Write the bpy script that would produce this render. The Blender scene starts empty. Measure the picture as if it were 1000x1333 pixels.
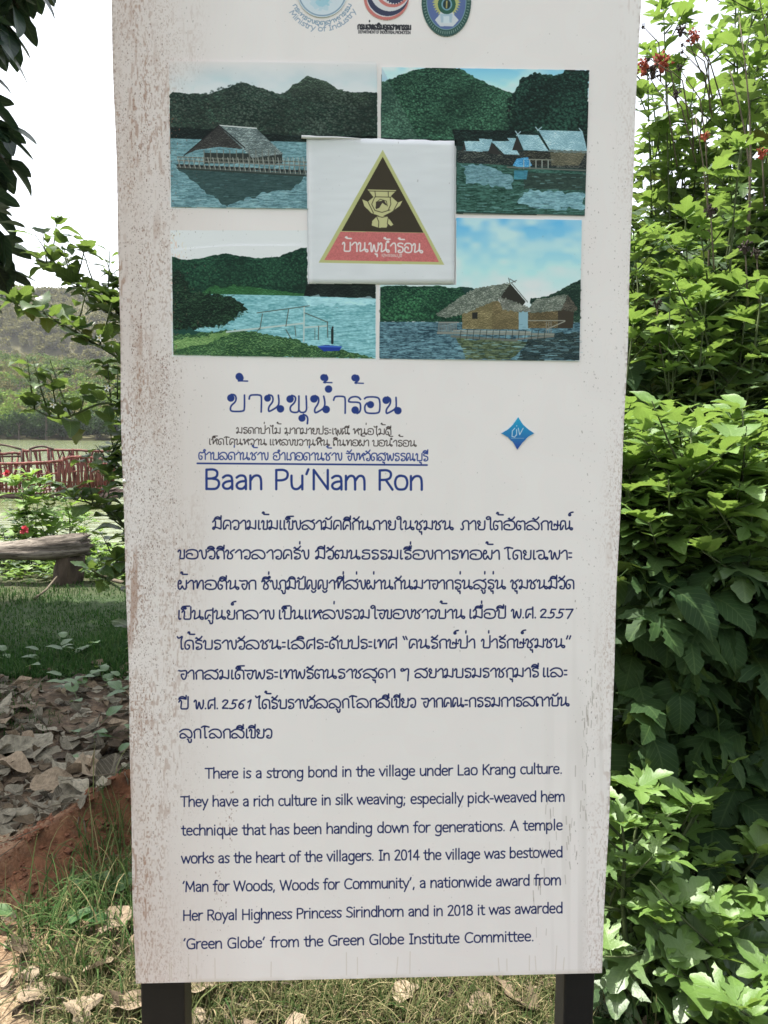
import bpy, math, random
import numpy as np
from mathutils import Vector, Matrix, Quaternion
from mathutils.geometry import tessellate_polygon
random.seed(4); np.random.seed(4)
D=bpy.data; SC=bpy.context.scene; COL=SC.collection

# ================================================================ camera, sky, sun, exposure
SUN_DIR=Vector((-0.32,0.20,0.925)).normalized()      # towards the sun: high, behind the board and a little left
SUN_EL=math.asin(SUN_DIR.z); SUN_ROT=math.atan2(SUN_DIR.x,SUN_DIR.y)
SKY_STRENGTH=0.15; SKY_SAT=.32      # a hazy white tropical sky
SUN_STRENGTH=4.2; EXPOSURE=1.55
CAM=(-0.05339564,-1.53927401,1.55); YAW,PITCH,ROLL=0.04536453,-0.09817928,0.00927996; FPX=1000.
ZB,ZT=0.39434,2.50
_cy,_sy=math.cos(YAW),math.sin(YAW)
_f=np.array([_sy*math.cos(PITCH),_cy*math.cos(PITCH),math.sin(PITCH)]); _r0=np.array([_cy,-_sy,0.]); _u0=np.cross(_r0,_f)
_r=math.cos(ROLL)*_r0+math.sin(ROLL)*_u0; _u=-math.sin(ROLL)*_r0+math.cos(ROLL)*_u0
def to_px(X,Z,Y=0.):
    vx=X-CAM[0]; vy=Y-CAM[1]; vz=Z-CAM[2]
    d=vx*_f[0]+vy*_f[1]+vz*_f[2]
    return 500+FPX*(vx*_r[0]+vy*_r[1]+vz*_r[2])/d, 666.5-FPX*(vx*_u[0]+vy*_u[1]+vz*_u[2])/d
def ray(px,py):
    return _f+_r*((px-500)/FPX)+_u*((666.5-py)/FPX)
def to_uv(px,py,Y=0.):
    v=ray(px,py); t=(Y-CAM[1])/v[1]; return CAM[0]+v[0]*t, CAM[2]+v[2]*t
def setup():
    cam=D.cameras.new('camera'); ob=D.objects.new('camera',cam); COL.objects.link(ob)
    cam.sensor_fit='VERTICAL'; cam.sensor_height=36; cam.sensor_width=27; cam.lens=36*FPX/1333.
    cam.clip_start=.02; cam.clip_end=4000
    m=Matrix(((_r[0],_u[0],-_f[0],CAM[0]),(_r[1],_u[1],-_f[1],CAM[1]),(_r[2],_u[2],-_f[2],CAM[2]),(0,0,0,1)))
    ob.matrix_world=m; SC.camera=ob
    w=D.worlds.new('World'); SC.world=w; w.use_nodes=True; nt=w.node_tree; nt.nodes.clear()
    o=nt.nodes.new('ShaderNodeOutputWorld'); b=nt.nodes.new('ShaderNodeBackground'); s=nt.nodes.new('ShaderNodeTexSky')
    s.sky_type='NISHITA'; s.sun_disc=False; s.sun_elevation=SUN_EL; s.sun_rotation=SUN_ROT; s.air_density=1.0; s.dust_density=3.5; s.ozone_density=1.0
    b.inputs['Strength'].default_value=SKY_STRENGTH
    h=nt.nodes.new('ShaderNodeHueSaturation'); h.inputs['Saturation'].default_value=SKY_SAT; nt.links.new(s.outputs[0],h.inputs['Color']); nt.links.new(h.outputs[0],b.inputs[0]); nt.links.new(b.outputs[0],o.inputs[0])
    l=D.lights.new('sun','SUN'); l.energy=SUN_STRENGTH; l.angle=math.radians(.55); l.color=(1,.955,.88)
    lo=D.objects.new('sun',l); COL.objects.link(lo); lo.rotation_euler=(-SUN_DIR).to_track_quat('-Z','Y').to_euler(); lo.location=(0,0,30)
    SC.view_settings.view_transform='Standard'; SC.view_settings.look='None'; SC.view_settings.gamma=1; SC.view_settings.use_curve_mapping=False
    SC.view_settings.exposure=EXPOSURE
    SC.cycles.max_bounces=7; SC.cycles.diffuse_bounces=4; SC.cycles.glossy_bounces=3; SC.cycles.transmission_bounces=5; SC.cycles.volume_bounces=0
    SC.cycles.sample_clamp_indirect=6; SC.cycles.use_denoising=True
setup()
# ---------------------------------------------------------------- print on the board
# canvas covers the board face: x -0.5..0.5, z ZB..ZT ; drawn in the board's own plane
GL = {
'ก':(9.2,"1.6,0 1.6,6 0.6,7 2,8.3 3.5,10.2 8,10.2 8.2,5 8.2,0"),
'ข':(7.6,"0.4,8 1.4,10.3 3,9 2.6,5 2,0 4,0 6.5,0 6.5,5 6.5,10"),
'ค':(10.2,"1.4,0.2 0.9,5 2,9.8 5,10.6 8.6,9.8 9,5 9,0;1.4,0.2 3.4,0.6 4,3.6 5.2,5.2 6.4,4.2"),
'ง':(8.2,"0.3,8.4 1.2,10.2 2.7,9 2.9,5 3.6,1.2 4.8,-.5 6.6,1 7.3,5 7,10.2"),
'จ':(8.4,"0,9.9 2.4,9.2 5.4,9.9 7.9,9.6 7.7,5 6.6,.3 4.4,-.4 3.2,1.4 2.2,4.8 3.2,6 4.9,5.6"),
'ฉ':(12.4,"0.3,8.8 3,10.3 7.5,9.9 8,5 7.6,.8 4,-.2 2,2 2.8,5 5,5.2;7.8,3.4 9,0.1 11.4,-.2 11.4,2 9.4,2.2 8,1.6"),
'ช':(9.4,"0.4,8 1.4,10.3 3.2,9.2 3,6 2,2.4 2.4,0 6.2,-.2 7.4,3 6.2,5.6 4.6,6.6 6,8.6 8.8,10.4"),
'ซ':(9.4,"0.2,8.6 0.9,10.3 1.9,8.8 2.9,10.3 3.8,8.6 3,6 2,2.4 2.4,0 6.2,-.2 7.4,3 6.2,5.6 4.6,6.6 6,8.6 8.8,10.4"),
'ญ':(12.2,"1,0.2 0.8,5 1.5,9.8 4,10.6 6,9.8 6.3,5 6.4,.6 8.4,-.3 10.6,.8 10.8,5 10.8,10;1,.2 2.6,.4 3.2,3 4,4.6;6,-2 7,-3.9 9.5,-3.6 10.4,-1.6"),
'ฒ':(14,"1.5,5 4,5 4.4,1.6 2.6,-.2 .7,1.6 .7,8 2.8,10.3 4.7,8.6 6.6,10.3 8.4,9.6 8.6,5 8,1.6 6.6,.4 7.6,2.2 10,1.8 12.4,.2 12.8,3 12.8,10"),
'ณ':(14.2,"1,0.2 0.8,5 1.5,9.8 4,10.6 6,9.8 6.2,5 6.3,.2 8,1 10,2.6 10.4,6 10.4,10;1,.2 2.6,.4 3.2,3 4,4.6;10.2,3.4 11,.2 13.2,-.2 13.4,2 11.6,2.2 10.2,1.6"),
'ด':(10.4,"3.4,5 5.4,4.4 5.2,.8 2.8,-.4 .7,1.4 .8,8 3.6,10.4 7.6,10.2 9.2,8.4 9.2,0"),
'ต':(10.6,"3.2,5 5.2,4.4 5,.8 2.8,-.4 .7,1.4 .7,8.4 2.8,10.4 4.8,8.8 6.8,10.4 9.4,9.4 9.5,5 9.4,0"),
'ถ':(9.4,"1.8,2.6 3.2,2.2 2.8,0 1.2,0 1.5,4 .7,6.4 1.5,9 4,10.5 7.9,9.8 8.3,5 8.3,0"),
'ท':(10.2,"0.4,8 1.3,10.3 2.8,9.2 2.8,5 2.7,0 4,5 6,10 8.6,10.3 9,7 9,0"),
'ธ':(10,"8.6,10 5,10.6 2,9.6 1.8,7.2 5,6.6 8.6,6.4 9,3 8.2,0.2 4,-.2 1.4,0.5 1.4,3 3.2,3.4"),
'น':(12.4,"0.4,8 1.6,10.4 3.3,9.2 3,5 2.2,.2 4,.5 7.4,2.6 8,6 8,10;7.9,4 8.6,.4 11,-.4 11.8,1.4 10.4,2.5 7.8,2.2"),
'บ':(10.4,"0.4,8 1.5,10.3 3,9 2.7,5 2.2,0 5.5,0 9.3,0 9.3,5 9.3,10"),
'ป':(10.4,"0.4,8 1.5,10.3 3,9 2.7,5 2.2,0 5.5,0 9.3,0 9.3,7 9.3,14"),
'ผ':(10,"2,6.2 3.8,6.6 3.8,9.6 1.8,10.5 .7,7 .7,1.6 2,-.3 3.8,.6 4.9,4.6 6.2,.6 8,-.3 9.2,1.6 9.3,10"),
'พ':(12,"0.3,8.2 1.3,10.3 2.9,9.2 2.6,5 2.9,-.4 4.6,.8 6,9.8 7.6,.8 9.2,-.4 11,3.6 11,10"),
'ภ':(9.4,"0.3,.8 1.4,-.5 3,.8 2.8,4.6 1.7,6.6 3,9.3 5.4,10.5 8.3,9.8 8.6,5 8.5,0"),
'ม':(11,"0.6,8.3 2,10.4 3.7,9.2 3.5,5 3.2,1.6 2,-.3 .4,.4 1.2,2.4 3.5,2.4 6.5,1.4 9.4,0 9.6,3 9.6,10"),
'ย':(9.4,"3.6,7.8 2.6,10.4 .8,9.4 1,6.8 4,5.4 1.5,4.2 1.4,.6 4,-.2 8,0 8.4,5 8.4,10"),
'ร':(8.6,"7.2,9.6 4.5,10.6 1.5,9.4 1.3,7.2 4.5,6.4 7.3,5.4 7.6,1.5 5.5,-.2 2,-.2 1.8,1.8 4,2.4"),
'ล':(15,"0.4,7 3,9.3 7,10.4 11.8,9.2 14,5 13.2,.8 10.5,-.2 8,2 5.5,4.8 2.5,5.2 .8,2.8 1.2,.2 4,-.2 6.4,.6"),
'ว':(8.4,"0.5,8 2,10 4.6,10.4 7.2,9.2 7.7,5 6.9,.2 4.6,-.4 2.2,.4 2.2,2.4 4.2,2.6"),
'ศ':(10.2,"1.4,0.2 0.9,5 2,9.6 5,10.2 8.8,10.6;9,0 9,5 9,12.5;1.4,0.2 3.4,0.6 4,3.6 5.2,5.2 6.4,4.2"),
'ษ':(11,"0.4,8 1.5,10.3 3,9 2.7,5 2.2,0 5.5,0 8.8,0 9,5 9,10;5.4,4.4 5.2,6.6 7,6.2 8.2,4.6 11,5.4"),
'ส':(15,"0.4,7 3,9.3 7,10.4 10.4,9.4 14,7 14,2.8 13,.2 10.5,-.2 8,2 5.5,4.8 2.5,5.2 .8,2.8 1.2,.2 4,-.2 6.4,.6;10,9 13.6,11"),
'ห':(10.6,"0.4,8 1.3,10.3 2.8,9.2 2.8,5 2.6,0 4.5,4.6 7,8.9 8.9,10.4 10.2,9 9.2,7.2 7,7.2 8.6,3 9.4,0"),
'อ':(13.4,"0.9,7.6 2.6,10 8,10.6 12,9 12.6,3 10.6,0 5,-.3 1.2,.8 .9,4.2 3,6.2 6.8,5.6 6.6,4"),
'ฯ':(9.6,"3.6,8 2,7.4 1,9 2.2,10.6 4.2,10 4.4,7.6 6,10 8.4,10.4 8.8,8 8.3,2 8,-3.4"),
'ะ':(4.8,"!0.9,7.3 3.4,7.3;!0.9,2.2 3.4,2.2"),
'า':(7.6,"0.7,7 2,8.5 4,10.5 6.2,9.9 6.6,5 6.6,0"),
'เ':(4.6,"2,10 1.8,5 1.7,.6 2.6,-.2 3.5,.5"),
'แ':(8.8,"2,10 1.8,5 1.7,.6 2.6,-.2 3.5,.5;6.2,10 6,5 5.9,.6 6.8,-.2 7.7,.5"),
'โ':(7.8,"0,12.3 2.6,13.9 5.2,13.4 8,12.6;4.6,13.5 3,12 3.7,8 3.6,.8 4.6,-.2 5.5,.4"),
'ใ':(7.4,"3.6,12.4 1.8,11.6 .3,13.2 1.8,15 4.2,14.8 5.2,13 4.8,8 4.8,.8 5.8,-.2 6.8,.4"),
'ไ':(7,"0,14.4 1,12.6 2.8,13.2 4.8,15 5,13.6 3.8,11 4,5 4,.8 4.9,-.2 5.8,.4"),
'.':(3.6,"!1.6,.2 1.6,.5"),'“':(6.5,"!1.2,13.5 2.6,10.2;!3.8,13.5 5.2,10.2"),'”':(6.5,"!2.4,13.5 1.2,10;!5.4,13.5 4.2,10"),
'2':(7.4,"2,8 3.6,10.3 6.6,9.6 6.4,7 1,.2 4,.8 6.6,.4"),'5':(7.4,"!7.6,10 4.2,10 3.2,5.8;3.2,5.8 6,6.4 6.4,2.6 3.8,-.2 .8,.4"),
'7':(7.4,"!2,9.8 8,10 3.4,-.6"),'6':(7.4,"7.2,10.2 3.6,8.4 1.4,3.4 2.8,-.2 5.6,.6 6.2,4.2 4.2,6 2,4"),'1':(6,"!2.6,7.6 5.4,10 3.4,0")}
UP = {'ั':"-6.4,12.6 -5.4,13.4 -5,11.8 -3.4,11.4 -1.6,12.4 -.2,14.6",
'ิ':"-7.4,11.4 -6.6,13.4 -4,14.5 -1.3,13.2 -.4,11.2 -3,12 -5,12.2 -7.2,11.4",
'ี':"-7.4,11.4 -6.6,13.4 -4,14.5 -1.3,13.2 -.4,11.2 -3,12 -5,12.2 -7.2,11.4;!-.5,11.4 -.3,15.4",
'ึ':"-7.4,11.4 -6.6,13.4 -4,14.2 -1.6,13.2 -.8,11.4 -3,12 -5,12.2 -7.2,11.4;-.4,12.6 -1.2,14.4 .5,14.8 .9,13 -.3,12.8",
'ื':"-7.4,11.4 -6.6,13.4 -4,14.2 -1.6,13.2 -.8,11.4 -3,12 -5,12.2 -7.2,11.4;!-2,13 -1.8,15;!-.4,12 -.1,15.2",
'็':"-7.8,13 -8,11.6 -6,11.3 -5.6,12.6 -4.4,11.6 -3,12.4 -4,13.8 -7.4,13.4 -6.4,14.9 .2,15.1"}
TONE={'่':"!-.8,17.4 -.7,19.8",'้':"-5.6,18.8 -4.9,20.2 -3.5,19.4 -4.6,17.4 -2,17.2 1.2,17.2",'์':"1.2,20.4 -1.2,20 -3.2,18.2 -3.2,16.4 -1.2,16.4 -1.4,18"}
LOW={'ุ':"-3.4,-2 -2.6,-3.2 -1,-2.2 -1,-5.4",'ู':"-4.6,-1.6 -3.4,-2.2 -3.2,-4.8 -1.8,-5.4 -.5,-4.6 -.5,-1.8"}
RING="-3,12.4 -2.4,13.9 -1,13.9 -.5,12.6 -1.2,11.4 -2.6,11.6 -3,12.6"
LT = {
'a':(8.6,"1.2,8.3 3,9.9 6,9.7 7,7.5 7,0;7,5.9 3,5.4 .9,3.2 1.8,.4 5,0 7,2.6"),'b':(9.4,"1.2,15 1.2,0;1.2,7 3.5,9.9 6.8,9.5 8.2,5 6.8,.4 3.5,0 1.2,2.5"),
'c':(7.8,"7,8.9 4.8,10 2,9 .8,5 2,1 4.8,-.1 7,1.1"),'d':(9.6,"8.2,15 8.2,0;8.2,7 5.8,9.9 2.5,9.5 .9,5 2.5,.4 5.8,0 8.2,2.5"),
'e':(8.8,"1,5.2 4,5.3 8,5.2 7.4,8.8 4.6,10.1 1.9,9 .8,5 1.9,1 4.8,-.1 7.5,1.1"),'f':(6,"6,14.7 4,15.2 2.6,13.5 2.6,0;!.4,9.6 5.4,9.6"),
'g':(9.6,"8.2,9.9 8.2,-2 6.7,-4.8 3.5,-5.1 1.3,-4;8.2,7 5.8,9.9 2.5,9.5 .9,5 2.5,.4 5.8,0 8.2,2.5"),
'h':(9.4,"1.2,15 1.2,0;1.2,6 3.3,9.7 6.5,10 8,7.6 8,0"),'i':(3.9,"1.8,9.8 1.8,0;!1.8,13.3 1.8,13.7"),'k':(8.4,"1.2,15 1.2,0;!7.2,9.8 1.4,4.4;!3.4,6 7.7,0"),
'l':(3.9,"1.8,15 1.8,0"),'m':(14.4,"1.2,9.8 1.2,0;1.2,6 3,9.7 5.7,10 7,7.6 7,0;7,6 8.9,9.7 11.6,10 12.9,7.6 12.9,0"),
'n':(9.4,"1.2,9.8 1.2,0;1.2,6 3.3,9.7 6.5,10 8,7.6 8,0"),'o':(9.8,"4.8,10.1 2,9.4 .8,5 2,.6 4.8,-.1 7.8,.6 9,5 7.8,9.4 4.8,10.1 3.6,10"),
'p':(9.4,"1.2,9.8 1.2,-5;1.2,7 3.5,9.9 6.8,9.5 8.2,5 6.8,.4 3.5,0 1.2,2.5"),'q':(9.6,"8.2,9.8 8.2,-5;8.2,7 5.8,9.9 2.5,9.5 .9,5 2.5,.4 5.8,0 8.2,2.5"),
'r':(6.3,"1.2,9.8 1.2,0;1.2,6 2.8,9.6 5.9,9.8"),'s':(7.2,"6.5,9 4,10.1 1.5,9 1.5,6.4 5.9,4 6.3,1.6 4,-.1 .9,.9"),
't':(6.2,"2.6,13 2.6,1.5 4,-.1 6,.3;!.4,9.6 5.6,9.6"),'u':(9.4,"1.2,9.8 1.2,2.3 2.7,.1 5.5,.1 8,3.4;8,9.8 8,0"),
'v':(8.4,"!.4,9.8 4.2,.2 7.9,9.8"),'w':(12.8,"!.4,9.8 3.5,.2 6.4,9.2 9.4,.2 12.4,9.8"),'y':(8.4,"!.4,9.8 4.4,.4;!8,9.8 4.4,.4 2.2,-5"),
'T':(10.4,"!.4,13.8 9.8,13.8;!5.1,13.8 5.1,0"),'L':(8.6,"!1.5,14 1.5,.1 7.8,.1"),'K':(10,"!1.5,14 1.5,0;!8.8,14 1.7,6.5;!3.8,8.4 9.2,0"),
'A':(11.4,"!.6,0 5.6,14 10.6,0;!2.4,4.6 8.8,4.6"),'I':(6.4,"!3.2,14 3.2,0;!1.2,13.9 5.2,13.9;!1.2,.1 5.2,.1"),'M':(14,"!1.3,0 2,14 6.8,3 11.6,14 12.4,0"),
'W':(16,"!.4,14 4.2,.2 8,13.6 11.8,.2 15.4,14"),'C':(11.6,"10.6,12.6 7,14.4 2.8,12.8 .9,7 2.8,1 7,-.2 10.6,1.6"),'H':(11.6,"!1.4,14 1.4,0;!9.9,14 9.9,0;!1.4,7.4 9.9,7.4"),
'R':(10,"!1.4,0 1.4,13.8;1.4,13.8 6,14.2 8.6,12.4 8.2,8.4 5.5,7 1.4,7;!5.2,7 9.4,0"),'P':(9.8,"!1.4,0 1.4,13.8;1.4,13.8 6,14.2 8.8,12.2 8.4,8 5.5,6.4 1.4,6.4"),
'S':(9.2,"8.2,12.6 5,14.4 1.6,13 1.4,9.4 5,7.4 8.4,5.4 8.2,1.2 4.6,-.3 .9,1.2"),'G':(12.4,"10.8,12.6 7,14.4 2.8,12.8 .9,7 2.8,1 7,-.3 10.8,1;!7.4,6.6 10.9,6.6 10.9,.8"),
'B':(10.6,"!1.4,0 1.4,13.9;1.4,13.9 6,14.3 8.4,12.6 8,8.8 5,7.5 1.4,7.5;5,7.5 8.6,6.8 9.6,3.6 8,.2 4.5,-.1 1.4,.1"),'N':(11.8,"!1.4,0 1.4,14 10.2,.2 10.2,14"),
'0':(9,"4.4,14 2,13.2 .9,7 2,.8 4.4,-.1 7,.8 8.1,7 7,13.2 4.4,14 3.4,13.9"),'1':(7.4,"!1.6,11.4 4.4,13.8 4.4,0"),'2':(8.8,"1.2,12.2 3.6,14.2 7,13.4 7.4,10 1.2,.4 1.2,.1 8,.1"),
'4':(9,"!6.4,0 6.4,13.8 .9,4 8.6,4"),'8':(9,"4.5,7.4 1.6,8.8 1.6,12.8 4.5,14.2 7.4,12.8 7.4,8.8 4.5,7.4 1,5.6 .9,1.4 4.5,-.2 8.1,1.4 8,5.6 4.5,7.4"),
'.':(4,"!1.8,.2 1.8,.5"),',':(4,"!2,.6 1.2,-2.4"),';':(4.2,"!2,.6 1.2,-2.4;!2,8.4 2,8.7"),'-':(6,"!1,5.2 4.8,5.2"),
'‘':(4,"!2.8,14.4 1.6,11.6"),'’':(4.4,"!2.4,14.4 1.2,11")}
ALLC = dict(LT)
for _c,_s in {'D':"!1.4,0 1.4,13.8;1.4,13.8 6,14 9.6,11 9.6,3 6,0 1.4,0",'E':"!8,13.8 1.4,13.8 1.4,0 8.2,0;!1.4,7 7.4,7",'O':"6,14.2 1.6,12 1,7 1.6,2 6,-.2 10.4,2 11,7 10.4,12 6,14.2 5,14.1",'F':"!8,13.8 1.4,13.8 1.4,0;!1.4,7 7.4,7",'U':"1.4,14 1.4,3 3,0 8,0 9.6,3 9.6,14"}.items():
    ALLC[_c]=(11,_s)

def smooth(pts):
    p=np.array(pts,float)
    for _ in range(2):
        if len(p)<3: break
        q=np.empty((2*len(p)-2,2)); q[0::2]=p[:-1]*.75+p[1:]*.25; q[1::2]=p[:-1]*.25+p[1:]*.75
        q[0]=p[0]; q[-1]=p[-1]; p=q
    return p
_pc={}
def parse(s):
    if s not in _pc:
        out=[]
        for st in s.split(';'):
            sharp=st[0]=='!'
            pts=[tuple(map(float,t.split(','))) for t in st.lstrip('!').split()]
            out.append(np.array(pts,float) if sharp else smooth(pts))
        _pc[s]=out
    return _pc[s]
def layout(text,table=GL):
    """strokes of a run of text in font units, and its width"""
    x=0.; w=0.; out=[]; right=0.
    def put(s,dx,dy=0):
        for p in parse(s): out.append(p+np.array([dx,dy]))
    for ch in text:
        if ch in table:
            w,s=table[ch]; put(s,x); x+=w; right=x-w*.1
            tall=ch in 'ป'
        elif ch=='ำ':
            put(RING,right+.6); w,s=GL['า']; put(s,x); x+=w
        elif ch in UP: put(UP[ch],right-(1.6 if tall else 0))
        elif ch in TONE: put(TONE[ch],right-(.6 if tall else 0))
        elif ch in LOW: put(LOW[ch],right)
        elif ch==' ': x+=5
    return out,x

class Canvas:
    def __init__(s,res):
        s.res=res; s.W=int(round(1.0*res)); s.H=int(round((ZT-ZB)*res))
        xs=(np.arange(s.W)+.5)/res-.5; zs=ZB+(np.arange(s.H)+.5)/res
        X,Z=np.meshgrid(xs,zs)
        s.PX,s.PY=to_px(X,Z); s.PX=s.PX.astype(np.float32); s.PY=s.PY.astype(np.float32)
        s.img=np.zeros((s.H,s.W,3),np.float32)
    def box(s,x0,y0,x1,y1):
        cs=[to_uv(a,b) for a,b in((x0,y0),(x1,y0),(x1,y1),(x0,y1))]
        xs=[c[0] for c in cs]; zs=[c[1] for c in cs]
        i0=int((min(xs)+.5)*s.res)-1; i1=int((max(xs)+.5)*s.res)+2; j0=int((min(zs)-ZB)*s.res)-1; j1=int((max(zs)-ZB)*s.res)+2
        return slice(max(0,j0),max(0,min(s.H,j1))),slice(max(0,i0),max(0,min(s.W,i1)))
    def blend(s,b,a,col):
        a=a[...,None] if a.ndim==2 else a
        s.img[b]=s.img[b]*(1-a)+np.asarray(col,np.float32)*a
    def stroke(s,pts,r,col,alpha=1.):
        """a whole polyline at once so it does not build up where segments meet"""
        pts=np.asarray(pts,float)
        x0,y0=pts.min(0)-r-1; x1,y1=pts.max(0)+r+1
        b=s.box(x0,y0,x1,y1)
        if b[0].stop<=b[0].start or b[1].stop<=b[1].start: return
        PX=s.PX[b];PY=s.PY[b]; D=np.full(PX.shape,1e9,np.float32)
        for (ax,ay),(bx,by) in zip(pts[:-1],pts[1:]):
            dx,dy=bx-ax,by-ay; L=dx*dx+dy*dy+1e-9
            t=np.clip(((PX-ax)*dx+(PY-ay)*dy)/L,0,1)
            D=np.minimum(D,(PX-ax-t*dx)**2+(PY-ay-t*dy)**2)
        D=np.sqrt(D); s.blend(b,np.clip((r-D)/.55+.5,0,1)*alpha,col)
    frame=None
    @staticmethod
    def inside(pts,PX,PY):
        ins=np.zeros(PX.shape,bool); n=len(pts)
        for i in range(n):
            ax,ay=pts[i];bx,by=pts[(i+1)%n]
            if ay==by: continue
            ins^=(PY>=min(ay,by))&(PY<max(ay,by))&(PX<ax+(PY-ay)*(bx-ax)/(by-ay))
        return ins
    def poly(s,pts,col,alpha=1.,clip=None,wob=0):
        pts=np.asarray(pts,float); x0,y0=pts.min(0)-2;x1,y1=pts.max(0)+2
        b=s.box(x0,y0,x1,y1); PX=s.PX[b];PY=s.PY[b]
        if PX.size==0: return
        if wob: 
            n=s.noise(b,wob[0]); PX=PX+n*wob[1]; PY=PY+s.noise(b,wob[0],7)*wob[1]
        ins=np.zeros(PX.shape,bool); n=len(pts)
        for i in range(n):
            ax,ay=pts[i];bx,by=pts[(i+1)%n]
            if ay==by: continue
            c=(PY>=min(ay,by))&(PY<max(ay,by)); xi=ax+(PY-ay)*(bx-ax)/(by-ay)
            ins^=c&(PX<xi)
        a=ins.astype(np.float32)*alpha
        if s.frame is not None and s.frame is not pts: a=a*s.inside(s.frame,s.PX[b],s.PY[b])
        if clip is not None: a=a*clip(PX,PY)
        if callable(col): col=col(s.PX[b],s.PY[b],b)
        s.blend(b,a,col)
    def noise(s,b,scale,seed=0,asp=1.):
        """smooth value noise in photo-pixel units, -1..1"""
        rg=np.random.RandomState(seed*31+5); g=rg.rand(128,128).astype(np.float32)
        u=s.PX[b]/scale+seed*13.7; v=s.PY[b]/(scale*asp)+seed*7.3
        iu=np.floor(u).astype(int);iv=np.floor(v).astype(int);fu=u-iu;fv=v-iv
        fu=fu*fu*(3-2*fu);fv=fv*fv*(3-2*fv)
        q=lambda a,c:g[(iv+c)%128,(iu+a)%128]
        return ((q(0,0)*(1-fu)+q(1,0)*fu)*(1-fv)+(q(0,1)*(1-fu)+q(1,1)*fu)*fv)*2-1
    def text(s,text,x0,x1,y0,y1,k,r,col,table=GL):
        """one run from (x0,y0) to (x1,y1) on its baseline; k photo pixels per font unit of height"""
        out,w=layout(text,table)
        if not out: return
        mn=min(p[:,0].min() for p in out if 1); mx=max(p[:,0].max() for p in out)
        for p in out:
            t=(p[:,0]-mn)/(mx-mn)
            s.stroke(np.stack([x0+t*(x1-x0),y0+t*(y1-y0)-p[:,1]*k],1),r,col)
    def line(s,words,x0,x1,y0,y1,k,r,col,table=LT,hs=1.):
        ws=words.split(' '); L=[layout(w,table) for w in ws]; tot=sum(l[1] for l in L)*k*hs
        gap=(x1-x0-tot)/(len(ws)-1); 
        x=x0
        for (out,w) in L:
            for p in out:
                X=x+p[:,0]*k*hs; t=(X-x0)/(x1-x0)
                s.stroke(np.stack([X,y0+t*(y1-y0)-p[:,1]*k],1),r,col)
            x+=w*k*hs+gap
        return gap
    def arc_text(s,text,cx,cy,R,a0,a1,k,r,col,table):
        out,w=layout(text,table)
        for p in out:
            a=np.radians(a0+(a1-a0)*p[:,0]/w); rr=R-p[:,1]*k
            s.stroke(np.stack([cx+np.cos(a)*rr,cy+np.sin(a)*rr],1),r,col)

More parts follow.
